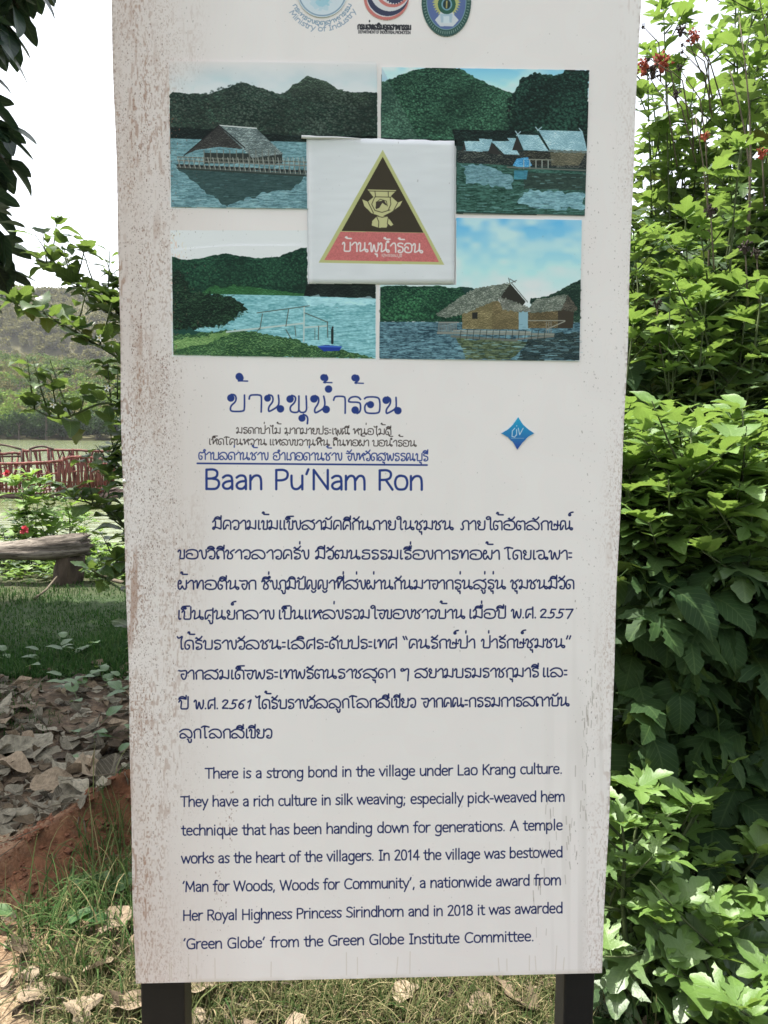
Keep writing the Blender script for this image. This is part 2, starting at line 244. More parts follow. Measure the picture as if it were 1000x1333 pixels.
def paint_print(res):
    C=Canvas(res); full=(slice(0,C.H),slice(0,C.W)); N=C.noise
    PX,PY=C.PX,C.PY
    # ground of the banner: warm white, weathered; dirt runs down in streaks at the left and right margins
    base=np.array([.775,.712,.69],np.float32)
    C.img[:]=base*(1+.02*N(full,160,1)[...,None]+.012*N(full,26,2)[...,None])
    lx=np.clip((330-PX)/190,0,1)                         # dirtiest towards the left margin
    lx=lx*np.clip(.75+.5*N(full,90,3,2.2),.1,1.2)
    C.blend(full,np.clip(lx*.75,0,.8),(.54,.43,.38))
    st=np.clip(N(full,9,4,16)*1.3-.15,0,1)*np.clip(.25+N(full,70,5,1.6),0,1)*np.clip((300-PX)/120,0,1)
    C.blend(full,st*.30,(.45,.34,.27))
    for sc,asp,sd,th in ((2.6,3.2,160,.30),(1.4,2.2,161,.22),(1.0,1.8,163,.30),(6,9,162,.5)):          # grime gathered in fine vertical runs
        m=np.clip((N(full,sc,sd,asp)-th)*3,0,1)*np.clip((N(full,34,sd+5,3.2)+.15)*1.6,0,1)*(np.clip((275-PX)/95,0,1)+.5*np.clip((PX-(800-.04*(PY-100)))/18,0,1))
        C.blend(full,np.clip(m,0,1)*.68,(.34,.20,.14))
    C.blend(full,np.clip((N(full,3.2,165,.9)+.1)*2,0,1)*(np.exp(-np.abs(PX-(147+.0219*PY))/2.2)+np.exp(-np.abs(PX-(834-.0395*PY))/1.6))*.6,(.25,.17,.13))
    rx=np.clip((PX-690)/60,0,1)*np.clip((PY-720)/350,0,1)*np.clip(N(full,7,6,22)*1.6-.25,0,1)
    C.blend(full,rx*.22,(.38,.34,.30))
    # ---- the four photographs
    def sky(c0,c1,y0,y1,seed,cl=.5):
        def f(X,Y,b):
            t=np.clip((Y-y0)/(y1-y0),0,1)[...,None]; n=np.clip(.45+.75*N(b,38,seed,.45)+.35*N(b,12,seed+1,.6),0,1)[...,None]*cl
            c=np.array(c0)*(1-t)+np.array(c1)*t
            return c*(1-n)+np.array([.62,.66,.68])*n
        return f
    def wood(c0,c1,sc,seed):
        def f(X,Y,b):
            m=.6*N(b,sc*.5,seed+1,.8)+.8*N(b,sc*.25,seed+2,.8)+.5*N(b,max(1.1,sc*.12),seed+3)
            e=np.zeros_like(m); e[:-2]=m[2:]-m[:-2]        # lit from above: crowns bright on top
            n=.40+.20*N(b,sc*2.2,seed,.8)+.16*N(b,sc*5,seed+5,.7)-.42*e*min(1,sc/5)+.2*m
            n=np.clip(n,0,1.25)[...,None]**1.7
            return np.array(c0)*(1-n)+np.array(c1)*n
        return f
    def water(c0,c1,seed,sc=9,k=.5):
        def f(X,Y,b):
            n=np.clip(.5+.4*N(b,sc,seed,.16)+.45*N(b,sc*.4,seed+1,.22)+.35*N(b,sc*.18,seed+2,.4),0,1.1)[...,None]*k+ (.5-k/2)
            return np.array(c0)*(1-n)+np.array(c1)*n
        return f
    rc=np.random.RandomState(77)
    def crowns(poly,n,r0,r1,dark,lite,fade=.9):
        """tree crowns seen as rounded tufts: dark underside, lighter top, paler ones scattered about"""
        xs=[p[0] for p in poly]; ys=[p[1] for p in poly]; P=np.stack([rc.uniform(min(xs),max(xs),n*4),rc.uniform(min(ys),max(ys),n*4)],1)
        P=P[C.inside(poly,P[:,0],P[:,1])][:int(n*1.7)]; P=P[np.argsort(P[:,1])]
        for x,y in P:
            r=.68*rc.uniform(r0,r1)*(.7+.5*(y-min(ys))/(max(ys)-min(ys)+1)); t=np.clip(.5+.5*math.sin(x*.06+y*.05)*.6+rc.randn()*.28,0,1)
            c=np.array(dark)*(1-t)+np.array(lite)*t; C.stroke([(x-r*.3,y+r*.25),(x+r*.4,y+r*.3)],r,np.array(dark)*.7,.5*fade)
            C.stroke([(x-r*.25,y-r*.1),(x+r*.3,y)],r*.72,c,.5*fade); C.stroke([(x-r*.3,y-r*.42),(x+r*.15,y-r*.4)],r*.36,np.minimum(c*1.4,.7),.38*fade)
    def sprigs(poly,n,L,dark,lite,r=.35):
        xs=[p[0] for p in poly]; ys=[p[1] for p in poly]
        for _ in range(n):
            x=rc.uniform(min(xs),max(xs)); y=rc.uniform(min(ys),max(ys))
            if not C.inside(poly,np.array([x]),np.array([y]))[0]: continue
            a=rc.uniform(-.6,3.7); l=L*rc.uniform(.5,1.3); t=rc.rand(); C.stroke([(x,y),(x+math.cos(a)*l,y+math.sin(a)*l*.7)],r,np.array(dark)*(1-t)+np.array(lite)*t,.85)
    def ripples(poly,n,dark,lite,L=5):
        xs=[p[0] for p in poly]; ys=[p[1] for p in poly]; y0=min(ys); y1=max(ys)
        for _ in range(n):
            x=rc.uniform(min(xs),max(xs)); y=rc.uniform(y0,y1)
            if not C.inside(poly,np.array([x]),np.array([y]))[0]: continue
            k=.3+1.1*(y-y0)/(y1-y0); l=L*k*rc.uniform(.4,1.4); C.stroke([(x-l,y),(x,y+rc.uniform(-.3,.3)),(x+l,y)],.22+.22*k,lite if rc.rand()<.5 else dark,.38)
    P1=[(220,80),(490,80),(492,273),(223,270)]; 
    Z=lambda pts,sc,ox,oy:[(ox+a/sc,oy+b/sc) for a,b in pts]
    z1=lambda *p:Z(p,2.857,140,0)
    C.frame=[(205,60),(490.5,60),(492.5,273),(223,270),(220,122),(205,100)]
    C.poly([(221,140),(491,140),(492,273),(223,270)],(.03,.05,.05))
    # 1 pavilion with a thatched roof on a raft
    def fade(X,Y): return np.clip((Y-78)/30,0,1)*np.clip((X-190)/90,0.0,1)
    C.poly(P1[:2]+[(492,130),(221,130)],sky((.42,.55,.60),(.52,.60,.62),84,130,11,.85),clip=fade)
    C.poly([(221,124),(225,121)]+z1((250,347),(300,350),(380,352),(440,330),(500,308),(560,325),(640,352))+[(374,121),(380,112),(392,107),(400,99),(412,103),(425,106),(440,117),(460,121),(491,121),(491,178),(222,176)],wood((.018,.035,.028),(.10,.16,.12),9,21),wob=(3,.9))
    C.poly([(372,122),(380,112),(392,107),(400,99),(412,103),(425,106),(440,117),(460,121),(480,124),(478,140),(440,136),(400,130)],wood((.02,.035,.026),(.12,.17,.12),6,24),alpha=.8,wob=(3,1.4))
    crowns([(222,124),(262,122),(295,112),(318,107),(345,118),(372,121),(385,110),(400,102),(425,110),(440,120),(489,124),(489,176),(400,178),(222,166)],900,1.3,3.0,(.03,.045,.035),(.13,.17,.14))
    C.poly([(222,166),(300,170),(400,180),(491,178),(491,188),(400,192),(222,182)],wood((.008,.018,.016),(.045,.07,.06),6,25),wob=(4,1))
    C.poly([(222,181),(330,184),(491,188),(492,273),(223,270)],water((.055,.12,.135),(.30,.45,.48),31))
    ripples([(223,184),(402,190),(402,272),(223,270)],330,(.03,.08,.09),(.42,.56,.58))
    C.poly([(228,216),(402,224),(380,246),(345,252),(296,268),(262,246)],water((.02,.045,.045),(.07,.12,.11),33),wob=(6,3),alpha=.9)
    ripples([(228,216),(402,224),(402,272),(223,270)],120,(.02,.05,.05),(.20,.32,.33))
    C.poly(z1((360,570),(650,575),(650,610),(360,610)),(.05,.06,.055))
    C.poly(z1((290,578),(415,470),(510,548),(500,556),(415,548),(330,560)),wood((.045,.045,.042),(.14,.14,.13),4,35))
    C.poly(z1((415,470),(555,480),(655,575),(540,590)),wood((.11,.14,.14),(.42,.48,.47),2.6,38))
    for k in range(9):
        t=k/8; a=z1((415+t*125,470+t*118))[0]; b_=z1((555+t*95,480+t*95))[0]; C.stroke([a,b_],.35,(.07,.08,.08),.6)
    sprigs(z1((415,470),(555,480),(650,572),(540,588)),160,2.4,(.06,.08,.08),(.55,.62,.60),.28); C.stroke(z1((415,468),(555,479)),.6,(.6,.64,.62)); C.stroke(z1((286,580),(415,468),(512,552)),.7,(.03,.03,.03))
    C.stroke(z1((262,616),(742,640)),1.5,(.035,.04,.04))
    for y,c in((585,(.16,.17,.15)),(598,(.20,.20,.18)),(622,(.12,.13,.12)),(628,(.05,.06,.05))):
        C.stroke(z1((262,y),(742,y+28 if y>600 else y+20)),.8,c)
    for k in range(26):
        x=262+k*18.6; C.stroke(z1((x,588),(x+10,624+k*1.0)),.5,(.32,.33,.30)); C.stroke(z1((x+11,590),(x+1,624+k*1.0)),.4,(.16,.16,.14))
    for k in range(12): C.stroke(z1((360+k*24,560),(361+k*24,606)),.6,(.18,.19,.17))
    # 2 row of raft houses under a wooded hill
    z2=lambda *p:Z(p,2.778,480,0)
    P2=[(497,88),(767,92),(761,281),(594,278)]
    C.frame=P2+[(594,190),(495,190)]
    C.poly(C.frame,(.03,.06,.055))
    C.poly([(497,88),(767,92),(766,150),(497,150)],sky((.22,.45,.58),(.46,.62,.68),88,130,41,.75))
    C.poly(z2((45,300),(100,280),(140,262),(200,248),(260,242),(330,250),(400,290),(460,318),(500,332),(560,360),(560,520),(45,500)),wood((.015,.045,.032),(.11,.24,.16),10,43),wob=(3,1.2))
    C.poly(z2((530,330),(550,285),(600,265),(660,275),(700,265),(720,252),(797,256),(788,500),(560,510),(500,480),(500,360)),wood((.008,.022,.018),(.055,.13,.10),9,46),wob=(3,1.8))
    crowns(z2((60,305),(140,270),(260,250),(330,258),(400,298),(460,326),(520,345),(540,495),(60,490)),900,1.2,2.8,(.02,.05,.035),(.12,.26,.17))
    crowns(z2((535,340),(560,290),(600,272),(700,272),(790,262),(786,470),(560,490),(510,470)),620,1.6,3.6,(.01,.028,.022),(.06,.15,.11))
    C.poly(z2((300,470),(790,480),(785,530),(318,530)),wood((.01,.02,.018),(.05,.10,.08),7,48))
    C.poly(z2((318,585),(785,625),(780,778),(315,768)),water((.015,.05,.035),(.10,.20,.17),51,10,.75))
    C.poly(z2((340,600),(420,600),(520,640),(520,690),(350,660)),water((.05,.12,.13),(.28,.42,.46),53,8),wob=(5,3))
    C.poly(z2((560,690),(780,700),(778,755),(620,755),(540,730)),water((.07,.16,.18),(.34,.50,.54),55,9),wob=(5,3))
    C.poly(z2((560,625),(785,632),(783,690),(560,685)),water((.02,.035,.03),(.08,.12,.10),56,9),alpha=.9)
    ripples(z2((315,590),(785,620),(780,775),(315,768)),260,(.01,.03,.025),(.26,.42,.42),4)
    for (a,b_,c,d,base_) in ((335,545,345,512,0),(395,552,398,503,0),(430,560,445,510,0),(500,548,505,500,0)):
        pass
    C.poly(z2((320,545),(790,548),(785,612),(320,590)),wood((.02,.03,.03),(.14,.15,.13),5,57))
    for rf in (((340,548),(345,512),(405,512),(412,550)),((398,503),(445,505),(455,548),(412,548)),((442,512),(515,512),(545,562),(490,560)),((500,500),(532,502),(540,530),(520,530)),((535,488),(612,490),(650,548),(560,545)),((612,472),(772,476),(790,550),(655,545))):
        C.poly(z2(*rf),wood((.22,.34,.38),(.50,.64,.68),3,59))
    for rf in (((335,548),(345,514),(352,546)),((430,556),(444,515),(480,562)),((518,545),(536,492),(556,545))):
        C.poly(z2(*rf),(.05,.05,.045))
    C.poly(z2((560,548),(655,552),(655,600),(575,598)),wood((.03,.035,.03),(.13,.13,.10),5,60)); C.poly(z2((655,552),(785,552),(760,600),(660,600)),wood((.11,.11,.08),(.25,.23,.17),4,61))
    C.poly(z2((650,543),(792,548),(790,556),(652,552)),wood((.12,.15,.14),(.3,.34,.32),2,62),wob=(2,1))
    for a,b_ in (((540,490),(530,476)),((534,492),(548,478)),((612,474),(603,462)),((610,474),(624,462)),((770,478),(760,466))): C.stroke(z2(a,b_),.6,(.35,.45,.48))
    C.poly(z2((520,600),(535,575),(575,570),(590,600),(560,612)),wood((.05,.22,.38),(.25,.50,.65),3,63))
    C.poly(z2((525,618),(575,618),(570,650),(525,650)),water((.05,.18,.25),(.12,.35,.45),64,6),alpha=.7)
    for k in range(5): C.stroke(z2((560+k*22,580),(560+k*22,612)),.5,(.35,.38,.35))
    C.stroke(z2((500,606),(785,618)),.9,(.16,.17,.15)); C.stroke(z2((576,578),(665,580)),.6,(.25,.26,.22))
    C.frame=[(224,300),(489.5,300),(489,467),(226,462)]
    C.poly(z3b,(.10,.24,.25)) if 0 else None
    # 3 lake shore with a bamboo landing
    z3=lambda *p:Z(p,3.448,210,280)
    C.poly(z3((48,185),(90,202),(160,198),(250,180),(290,175),(350,185),(430,195),(520,190),(590,165),(630,148),(656,147),(656,300),(962,312),(962,375),(50,365)),wood((.012,.045,.032),(.06,.16,.10),10,71),wob=(4,.8))
    C.poly([(225,384),(489,388),(489,467),(226,462)],(.03,.09,.07))
    C.poly(z3((180,352),(230,318),(330,312),(420,325),(560,345),(700,360),(700,375),(180,375)),wood((.04,.12,.05),(.10,.24,.12),6,73),wob=(4,1))
    crowns(z3((52,200),(90,212),(250,188),(350,195),(430,205),(520,200),(650,156),(654,330),(420,320),(200,320),(52,340)),620,1.3,3.0,(.015,.045,.032),(.06,.17,.10))
    C.poly(z3((656,300),(962,312),(962,375),(640,365)),wood((.012,.02,.018),(.05,.07,.055),5,74))
    C.poly(z3((200,356),(500,360),(962,376),(962,648),(560,640),(300,540),(150,520)),water((.10,.26,.28),(.36,.55,.58),75,11,.6))
    ripples(z3((300,365),(962,380),(962,640),(560,545),(400,520)),420,(.06,.18,.20),(.45,.66,.70),5)
    C.poly(z3((640,365),(800,366),(960,376),(960,400),(660,410)),(.55,.72,.76),alpha=.35,wob=(6,3))
    C.poly(z3((50,540),(200,530),(300,515),(420,525),(520,545),(600,555),(660,585),(780,600),(880,620),(962,645),(55,630)),wood((.03,.08,.04),(.16,.27,.14),5,77),wob=(3,1.5))
    C.poly(z3((55,560),(200,545),(290,520),(320,535),(200,580),(60,600)),wood((.14,.24,.10),(.30,.40,.20),6,79),wob=(4,2))
    for q in (((50,355),(120,345),(210,355),(300,365),(360,395),(390,425),(345,440),(330,470),(290,495),(200,505),(60,515)),((50,250),(90,255),(130,320),(120,400),(50,470))):
        C.poly(z3(*q),wood((.006,.02,.016),(.05,.10,.06),5,81),wob=(3,2.6))
    sprigs(z3((50,255),(130,320),(300,362),(390,425),(330,475),(290,500),(60,515)),900,3.4,(.005,.02,.014),(.07,.15,.08),.4)
    sprigs(z3((300,350),(395,420),(405,435),(350,450),(320,480)),90,3.2,(.008,.03,.02),(.04,.09,.05),.45)
    sprigs(z3((55,560),(300,535),(520,548),(660,590),(880,625),(880,640),(60,628)),700,2.4,(.03,.07,.03),(.26,.40,.18),.35)
    for a,b_,r in (((295,525),(635,487),1.1),((430,525),(440,510),.5),((430,440),(665,408),.6),((443,515),(455,445),.6),((560,500),(572,425),.6),((640,568),(642,415),.9),((645,440),(748,482),.6),((645,505),(745,498),1.0),((748,550),(746,480),.6),((705,560),(707,500),.6),((580,550),(560,515),.6),((605,545),(600,500),.5),((690,560),(690,510),.4)):
        C.stroke(z3(a,b_),r,(.40,.46,.44) if r>.8 else (.12,.14,.12))
    C.poly(z3((700,590),(740,583),(812,590),(800,610),(730,612)),(.03,.07,.28)); C.stroke(z3((705,590),(808,592)),.6,(.10,.20,.50))
    C.stroke(z3((768,575),(768,515)),1.6,(.03,.04,.04)); C.stroke(z3((769,508),(770,504)),1.2,(.04,.04,.04))
    C.frame=[(594,284),(757,287),(754,470),(494,467),(495,371),(594,371)]
    # 4 thatched hut on a bamboo raft
    z4=lambda *p:Z(p,3.333,480,270)
    C.poly([(594,284),(757,287),(755,400),(495,400),(495,371),(592,371)],sky((.16,.40,.58),(.50,.64,.68),288,385,91,.55))
    C.poly(z4((47,345),(120,340),(200,343),(300,342),(380,352),(400,345),(450,352),(480,380),(480,500),(47,497)),wood((.012,.05,.035),(.09,.20,.12),7,93),wob=(3,.9))
    crowns(z4((52,352),(200,350),(380,360),(470,385),(475,480),(52,488)),420,1.4,3.2,(.015,.055,.035),(.10,.26,.14)); crowns(z4((800,390),(920,325),(918,480),(860,480)),120,1.3,2.6,(.02,.045,.035),(.09,.17,.12))
    C.poly(z4((400,345),(450,350),(470,370),(420,380)),(.03,.07,.06)); 
    C.poly(z4((780,385),(830,360),(880,330),(925,312),(920,500),(850,500),(700,420),(700,395),(740,392)),wood((.02,.045,.035),(.09,.16,.11),6,95),wob=(3,.9))
    C.poly(z4((47,497),(920,500),(913,665),(47,662)),water((.02,.05,.07),(.20,.32,.36),97,10,.8))
    C.poly(z4((380,570),(700,580),(620,660),(420,660)),water((.04,.06,.035),(.20,.24,.15),99,9,.8),wob=(6,2))
    C.poly(z4((700,560),(920,540),(914,665),(640,662)),wood((.015,.025,.022),(.08,.10,.085),5,101),alpha=.8,wob=(5,2))
    C.poly(z4((640,440),(700,440),(700,530),(640,530)),(.25,.36,.40))
    ripples(z4((50,500),(918,505),(912,660),(50,660)),480,(.015,.05,.07),(.30,.46,.50),5)
    C.poly(z4((690,455),(855,430),(855,525),(690,525)),wood((.10,.085,.05),(.26,.21,.13),4,103)); C.poly(z4((820,430),(890,440),(885,525),(820,525)),(.07,.06,.045))
    C.poly(z4((690,445),(720,402),(860,378),(835,448),(700,458)),wood((.10,.12,.10),(.33,.35,.30),2.6,105),wob=(2,1)); C.poly(z4((835,445),(862,378),(905,440),(890,455)),wood((.06,.06,.05),(.22,.2,.16),3,106),wob=(2,1))
    C.poly(z4((405,440),(535,395),(535,530),(405,528)),wood((.16,.14,.08),(.36,.31,.19),4,107)); C.poly(z4((535,395),(650,450),(650,530),(535,530)),wood((.14,.12,.07),(.30,.25,.15),4,108))
    C.poly(z4((560,390),(612,330),(680,410),(650,450),(600,420)),(.05,.05,.04)); C.poly(z4((448,458),(472,455),(472,484),(448,484)),(.04,.04,.035))
    C.poly(z4((292,468),(330,435),(440,362),(480,350),(618,326),(560,405),(520,418),(440,452),(385,470),(340,482)),wood((.10,.12,.10),(.42,.44,.38),2.4,109),wob=(2,1.2))
    C.poly(z4((560,390),(600,398),(690,432),(705,452),(650,456),(580,445)),wood((.12,.13,.11),(.40,.41,.36),2.2,111),wob=(2,1.2))
    sprigs(z4((300,468),(440,368),(610,332),(560,400),(440,448),(345,480)),420,2.6,(.09,.11,.09),(.55,.57,.50),.28); sprigs(z4((565,395),(690,435),(700,450),(585,442)),110,2.2,(.1,.1,.09),(.5,.5,.45),.28); sprigs(z4((695,450),(722,405),(855,382),(835,445)),150,2.2,(.1,.1,.09),(.45,.47,.42),.28)
    for a,b_ in (((618,328),(640,318)),((612,328),(606,308)),((618,328),(688,412)),((635,325),(612,312))): C.stroke(z4(a,b_),.6,(.16,.16,.14))
    for a,b_,r,c in (((300,545),(800,552),1.5,(.24,.25,.22)),((360,560),(640,578),1.5,(.16,.17,.15)),((370,535),(700,542),1,(.30,.31,.28)),((640,572),(800,560),1.2,(.20,.2,.18)),((305,500),(390,500),.7,(.3,.3,.28)),((690,492),(850,492),.6,(.28,.28,.24)),((770,530),(850,495),.6,(.3,.3,.26))): C.stroke(z4(a,b_),r,c)
    for k in range(16): C.stroke(z4((305+k*6.2 if k<13 else 640+k*10,498),(300+k*6.6 if k<13 else 640+k*10,548)),.45,(.22,.22,.2))
    for k in range(14): C.stroke(z4((400+k*28,534),(396+k*28,572)),.4,(.06,.07,.06))
    C.frame=None
    for q in ([(219,60),(491,60),(493,274),(222,272)],P2,[(222,300),(490,300),(490,469),(224,464)],[(593,283),(758,286),(755,471),(493,468),(494,371),(593,371)]):
        b=C.box(min(a for a,_ in q),min(a for _,a in q),max(a for a,_ in q),max(a for _,a in q)); k=C.inside(q,PX[b],PY[b])[...,None]
        w=np.clip((PY[b]-95)/40,0,1)[...,None] if q[0][1]==60 else 1.
        v=C.img[b]; dk=np.clip(1.55*np.clip(v,0,1)**1.36,0,.72); C.img[b]=np.where(k,v*(1-w)+dk*w,v)
    C.stroke([(493.2,85),(494,180)],1.9,base*.95); C.stroke([(491.6,372),(491.8,470)],1.6,base*.95)
    # ---- pasted sheet with the village emblem
    C.poly([(399,178),(592,184),(592,370),(401,370)],lambda X,Y,b:np.array([.66,.665,.68])*(1+.03*N(b,22,121,.22)[...,None]+.02*N(b,60,122)[...,None]))
    zs=lambda *p:Z(p,4.348,380,170)
    C.poly(zs((514,112),(862,762),(152,750)),(.46,.46,.21)); C.poly(zs((514,152),(744,580),(282,570)),(.045,.035,.022))
    C.poly(zs((276,574),(748,582),(832,746),(184,736)),lambda X,Y,b:np.array([.52,.15,.145])*(1+.16*N(b,1.1,125)[...,None]))
    Yl=(.50,.48,.24)
    C.poly(zs((428,336),(592,340),(560,375),(600,410),(626,400),(610,430),(560,465),(510,490),(450,470),(410,430),(398,392),(430,405),(462,380)),Yl)
    C.poly(zs((486,484),(538,488),(556,510),(574,535),(560,544),(545,530),(535,552),(490,552),(452,540),(455,515)),Yl)
    for L in (((432,345),(588,348)),((470,378),(560,380)),((430,405),(462,470)),((600,410),(570,465)),((470,455),(510,466),(555,452)),((480,490),(492,520),(490,550)),((545,495),(540,530),(548,545)),((468,382),(452,420),(470,455)),((556,382),(560,420),(545,455)),((486,488),(512,494),(538,488)),((470,345),(474,380)),((545,348),(546,378))):
        C.stroke(zs(*L),.55,(.06,.05,.03))
    C.poly(zs((476,405),(505,402),(520,395),(538,425),(530,425),(512,412),(495,440),(475,448)),(.05,.04,.03))
    C.stroke(zs((475,440),(480,408),(500,392),(535,402),(540,430)),.5,(.06,.05,.03))
    out,w=layout('บ้านพุน้ำร้อน',NG)
    mn=min(p[:,0].min() for p in out);mx=max(p[:,0].max() for p in out)
    for p in out:
        t=(p[:,0]-mn)/(mx-mn); C.stroke(np.stack([446+t*104,327.5+t*2-np.where(p[:,1]>10,10+(p[:,1]-10)*.62,p[:,1])*1.15],1),.85,(.72,.68,.66))
    C.text('สุพรรณบุรี',497,523,334,335,.28,.35,(.62,.45,.42),NG)
    # ---- title with ball terminals
    navy=np.array((.022,.045,.20)); 
    TA=lambda *p:Z(p,8,285,480)
    TB=lambda *p:Z(p,7.692,400,480)
    def S(f,*p,r=1.15,sm=True):
        q=np.array(f(*p)); C.stroke(smooth(q) if sm else q,r,navy)
    def dot(f,x,y,r): q=f((x,y))[0]; C.stroke([q,(q[0]+.01,q[1])],r,navy)
    S(TA,(130,268),(165,270),(182,300),(175,345),(125,385),(118,435),(150,446),(255,444),(268,420),(267,275)); dot(TA,125,305,4.9)
    S(TA,(240,70),(255,100),(235,125),(205,126)); S(TA,(205,127),(300,129),r=.9,sm=False); dot(TA,212,82,4.9)
    S(TA,(316,315),(322,280),(350,272),(435,273),(446,300),(441,450))
    S(TA,(520,272),(555,280),(566,310),(560,350),(520,395),(516,440),(530,446),(620,392),(628,340),(620,276)); dot(TA,507,308,4.5); dot(TA,642,418,4.9)
    S(TA,(760,278),(795,290),(802,320),(785,360),(742,395),(745,445),(790,458),(832,450),(834,400),(834,285)); S(TA,(834,430),(850,456),(895,455),(914,430),(914,380),(909,285)); dot(TA,742,316,4.9)
    S(TA,(880,475),(915,490),(928,520),(922,572)); dot(TA,866,515,4.7)
    S(TB,(80,270),(112,285),(118,320),(105,360),(75,400),(76,440),(95,440),(170,395),(180,340),(166,276)); dot(TB,68,302,5.0); dot(TB,190,408,5.0)
    S(TB,(190,65),(206,90),(200,115),(165,136),(180,140)); S(TB,(165,137),(248,140),r=.9,sm=False); dot(TB,165,88,4.5); dot(TB,214,204,4.9)
    S(TB,(265,315),(275,282),(300,276),(370,277),(382,300),(380,445))
    S(TB,(505,70),(520,95),(512,120),(478,140),(490,146)); S(TB,(478,143),(562,147),r=.9,sm=False); dot(TB,477,92,4.6)
    S(TB,(534,308),(515,285),(475,278),(430,290),(413,320),(420,335),(520,335),(536,360),(532,430),(500,448)); dot(TB,480,414,4.9)
    S(TB,(575,300),(595,282),(700,283),(728,310),(728,420),(710,447),(600,447),(578,425),(576,370),(600,345)); dot(TB,634,360,4.7)
    S(TB,(805,283),(832,300),(836,330),(825,365),(792,405),(790,445),(805,448),(890,400),(892,350),(889,288)); dot(TB,790,316,4.9); dot(TB,908,420,4.9)
    # ---- lettering
    blk=(.035,.022,.02)
    for t,a,b_ in (('มรดกป่าไม้',308,366),('มากมายประเพณี',371,455),('หน่อไม้ดี',460,509)):
        C.text(t,a,b_,564+(a-308)*.009,564+(b_-308)*.009,.74,.62,blk,NG2)
    for t,a,b_ in (('เห็ดโคนหวาน',273,347),('แหล่งขวานหิน',352,429),('ถิ่นทอผ้า',434,480),('บ่อน้ำร้อน',485,542)):
        C.text(t,a,b_,578.6+(a-273)*.009,578.6+(b_-273)*.009,.74,.62,blk,NG2)
    for t,a,b_ in (('ตำบลด่านช้าง',259,349),('อำเภอด่านช้าง',356,445),('จังหวัดสุพรรณบุรี',451,557)):
        C.text(t,a,b_,598+(a-259)*.006,598+(b_-259)*.006,.92,.82,navy*1.15,NG2)
    C.stroke([(257,603.2),(556,605.4)],1.15,navy)
    C.line('Baan Pu’Nam Ron',266,552,636.5,637.5,1.8,1.6,navy,LT,1.15)
    ink=np.array((.010,.018,.095))
    L=[((688.8,689.6),(('มีความเข้มแข็งสามัคคีกันภายในชุมชน',277,590),('ภายใต้อัตลักษณ์',600,746))),
       ((727.2,728),(('ของวิถีชาวลาวครั่ง',232,402),('มีวัฒนธรรมเรื่องการทอผ้า',411,650),('โดยเฉพาะ',657,744))),
       ((767,766.3),(('ผ้าทอตีนจก',232,333),('ซึ่งภูมิปัญญาที่ส่งผ่านกันมาจากรุ่นสู่รุ่น',341,658),('ชุมชนมีวัด',665,747))),
       ((806,804.4),(('เป็นศูนย์กลาง',233,356.6),('เป็นแหล่งรวมใจของชาวบ้าน',364,605),('เมื่อปี',612,658),('พ.ศ.',666,697),('2557',704,746))),
       ((845,843),(('ได้รับรางวัลชนะเลิศระดับประเทศ',231,516),('“คนรักษ์ป่า',525,618),('ป่ารักษ์ชุมชน”',627,743))),
       ((884,881),(('จากสมเด็จพระเทพรัตนราชสุดา',233,514),('ฯ',522,532),('สยามบรมราชกุมารี',540,701),('และ',708,738))),
       ((922.8,919),(('ปี',233,245),('พ.ศ.',253,283),('2561',290,327),('ได้รับรางวัลลูกโลกสีเขียว',333,541),('จากคณะกรรมการสถาบัน',549,741))),
       ((960.6,958.5),(('ลูกโลกสีเขียว',234,354),))]
    for (ya,yb),runs in L:
        for t,a,b_ in runs:
            C.text(t,a,b_,ya+(yb-ya)*(a-232)/510,ya+(yb-ya)*(b_-232)/510,1.12,1.03,ink)
    g=[]
    for t,x0,x1,y0,y1 in (('There is a strong bond in the village under Lao Krang culture.',267,733,1013,1007.2),
        ('They have a rich culture in silk weaving; especially pick-weaved hem',235,736,1050,1043.5),
        ('technique that has been handing down for generations. A temple',236,733,1087.5,1080.6),
        ('works as the heart of the villagers. In 2014 the village was bestowed',236,733,1124,1116),
        ('‘Man for Woods, Woods for Community’, a nationwide award from',237,731,1161,1152),
        ('Her Royal Highness Princess Sirindhorn and in 2018 it was awarded',238,733,1198.5,1188.5),
        ('‘Green Globe’ from the Green Globe Institute Committee.',238,696,1235.5,1225)):
        nat=sum(layout(w,LT)[1] for w in t.split(' ')); ns=t.count(' ')
        hs=(x1-x0)/(.92*(nat+ns*5.6)); C.line(t,x0,x1,y0,y1,.92,.94,ink,LT,hs); g.append(round(hs,2))
    print('hs',g)
    # ---- small diamond emblem (blue to violet)
    zq=lambda *p:Z(p,5.556,580,480)
    def dm(X,Y,b):
        t=np.clip((Y-543)/42,0,1)[...,None]; return np.array([.02,.33,.55])*(1-t)+np.array([.03,.06,.30])*t
    C.poly(zq((525,350),(560,405),(600,440),(640,467),(600,490),(555,535),(518,585),(490,535),(450,495),(403,467),(450,440),(490,400)),dm)
    for L_ in (((500,430),(482,450),(480,490),(500,495),(508,480)),((513,440),(513,482)),((525,430),(535,478),(560,430)),((513,415),(514,412))): C.stroke(zq(*L_),.45,(.55,.66,.72))
    C.stroke(zq((475,503),(565,503)),.35,(.35,.5,.6),.6)
    # ---- emblems along the top
    gb=(.22,.31,.40)
    ang=np.radians(np.arange(0,361,5)); circ=lambda cx,cy,rx,ry=None:[(cx+np.cos(a)*rx,cy+np.sin(a)*(ry or rx)) for a in ang]
    C.poly(circ(419.7,-9.3,32.5),(.50,.60,.66),alpha=.75); C.poly(circ(419.7,-9.3,29.2),(.58,.64,.68))
    C.stroke(circ(419.7,-9.3,30.4),.9,gb)
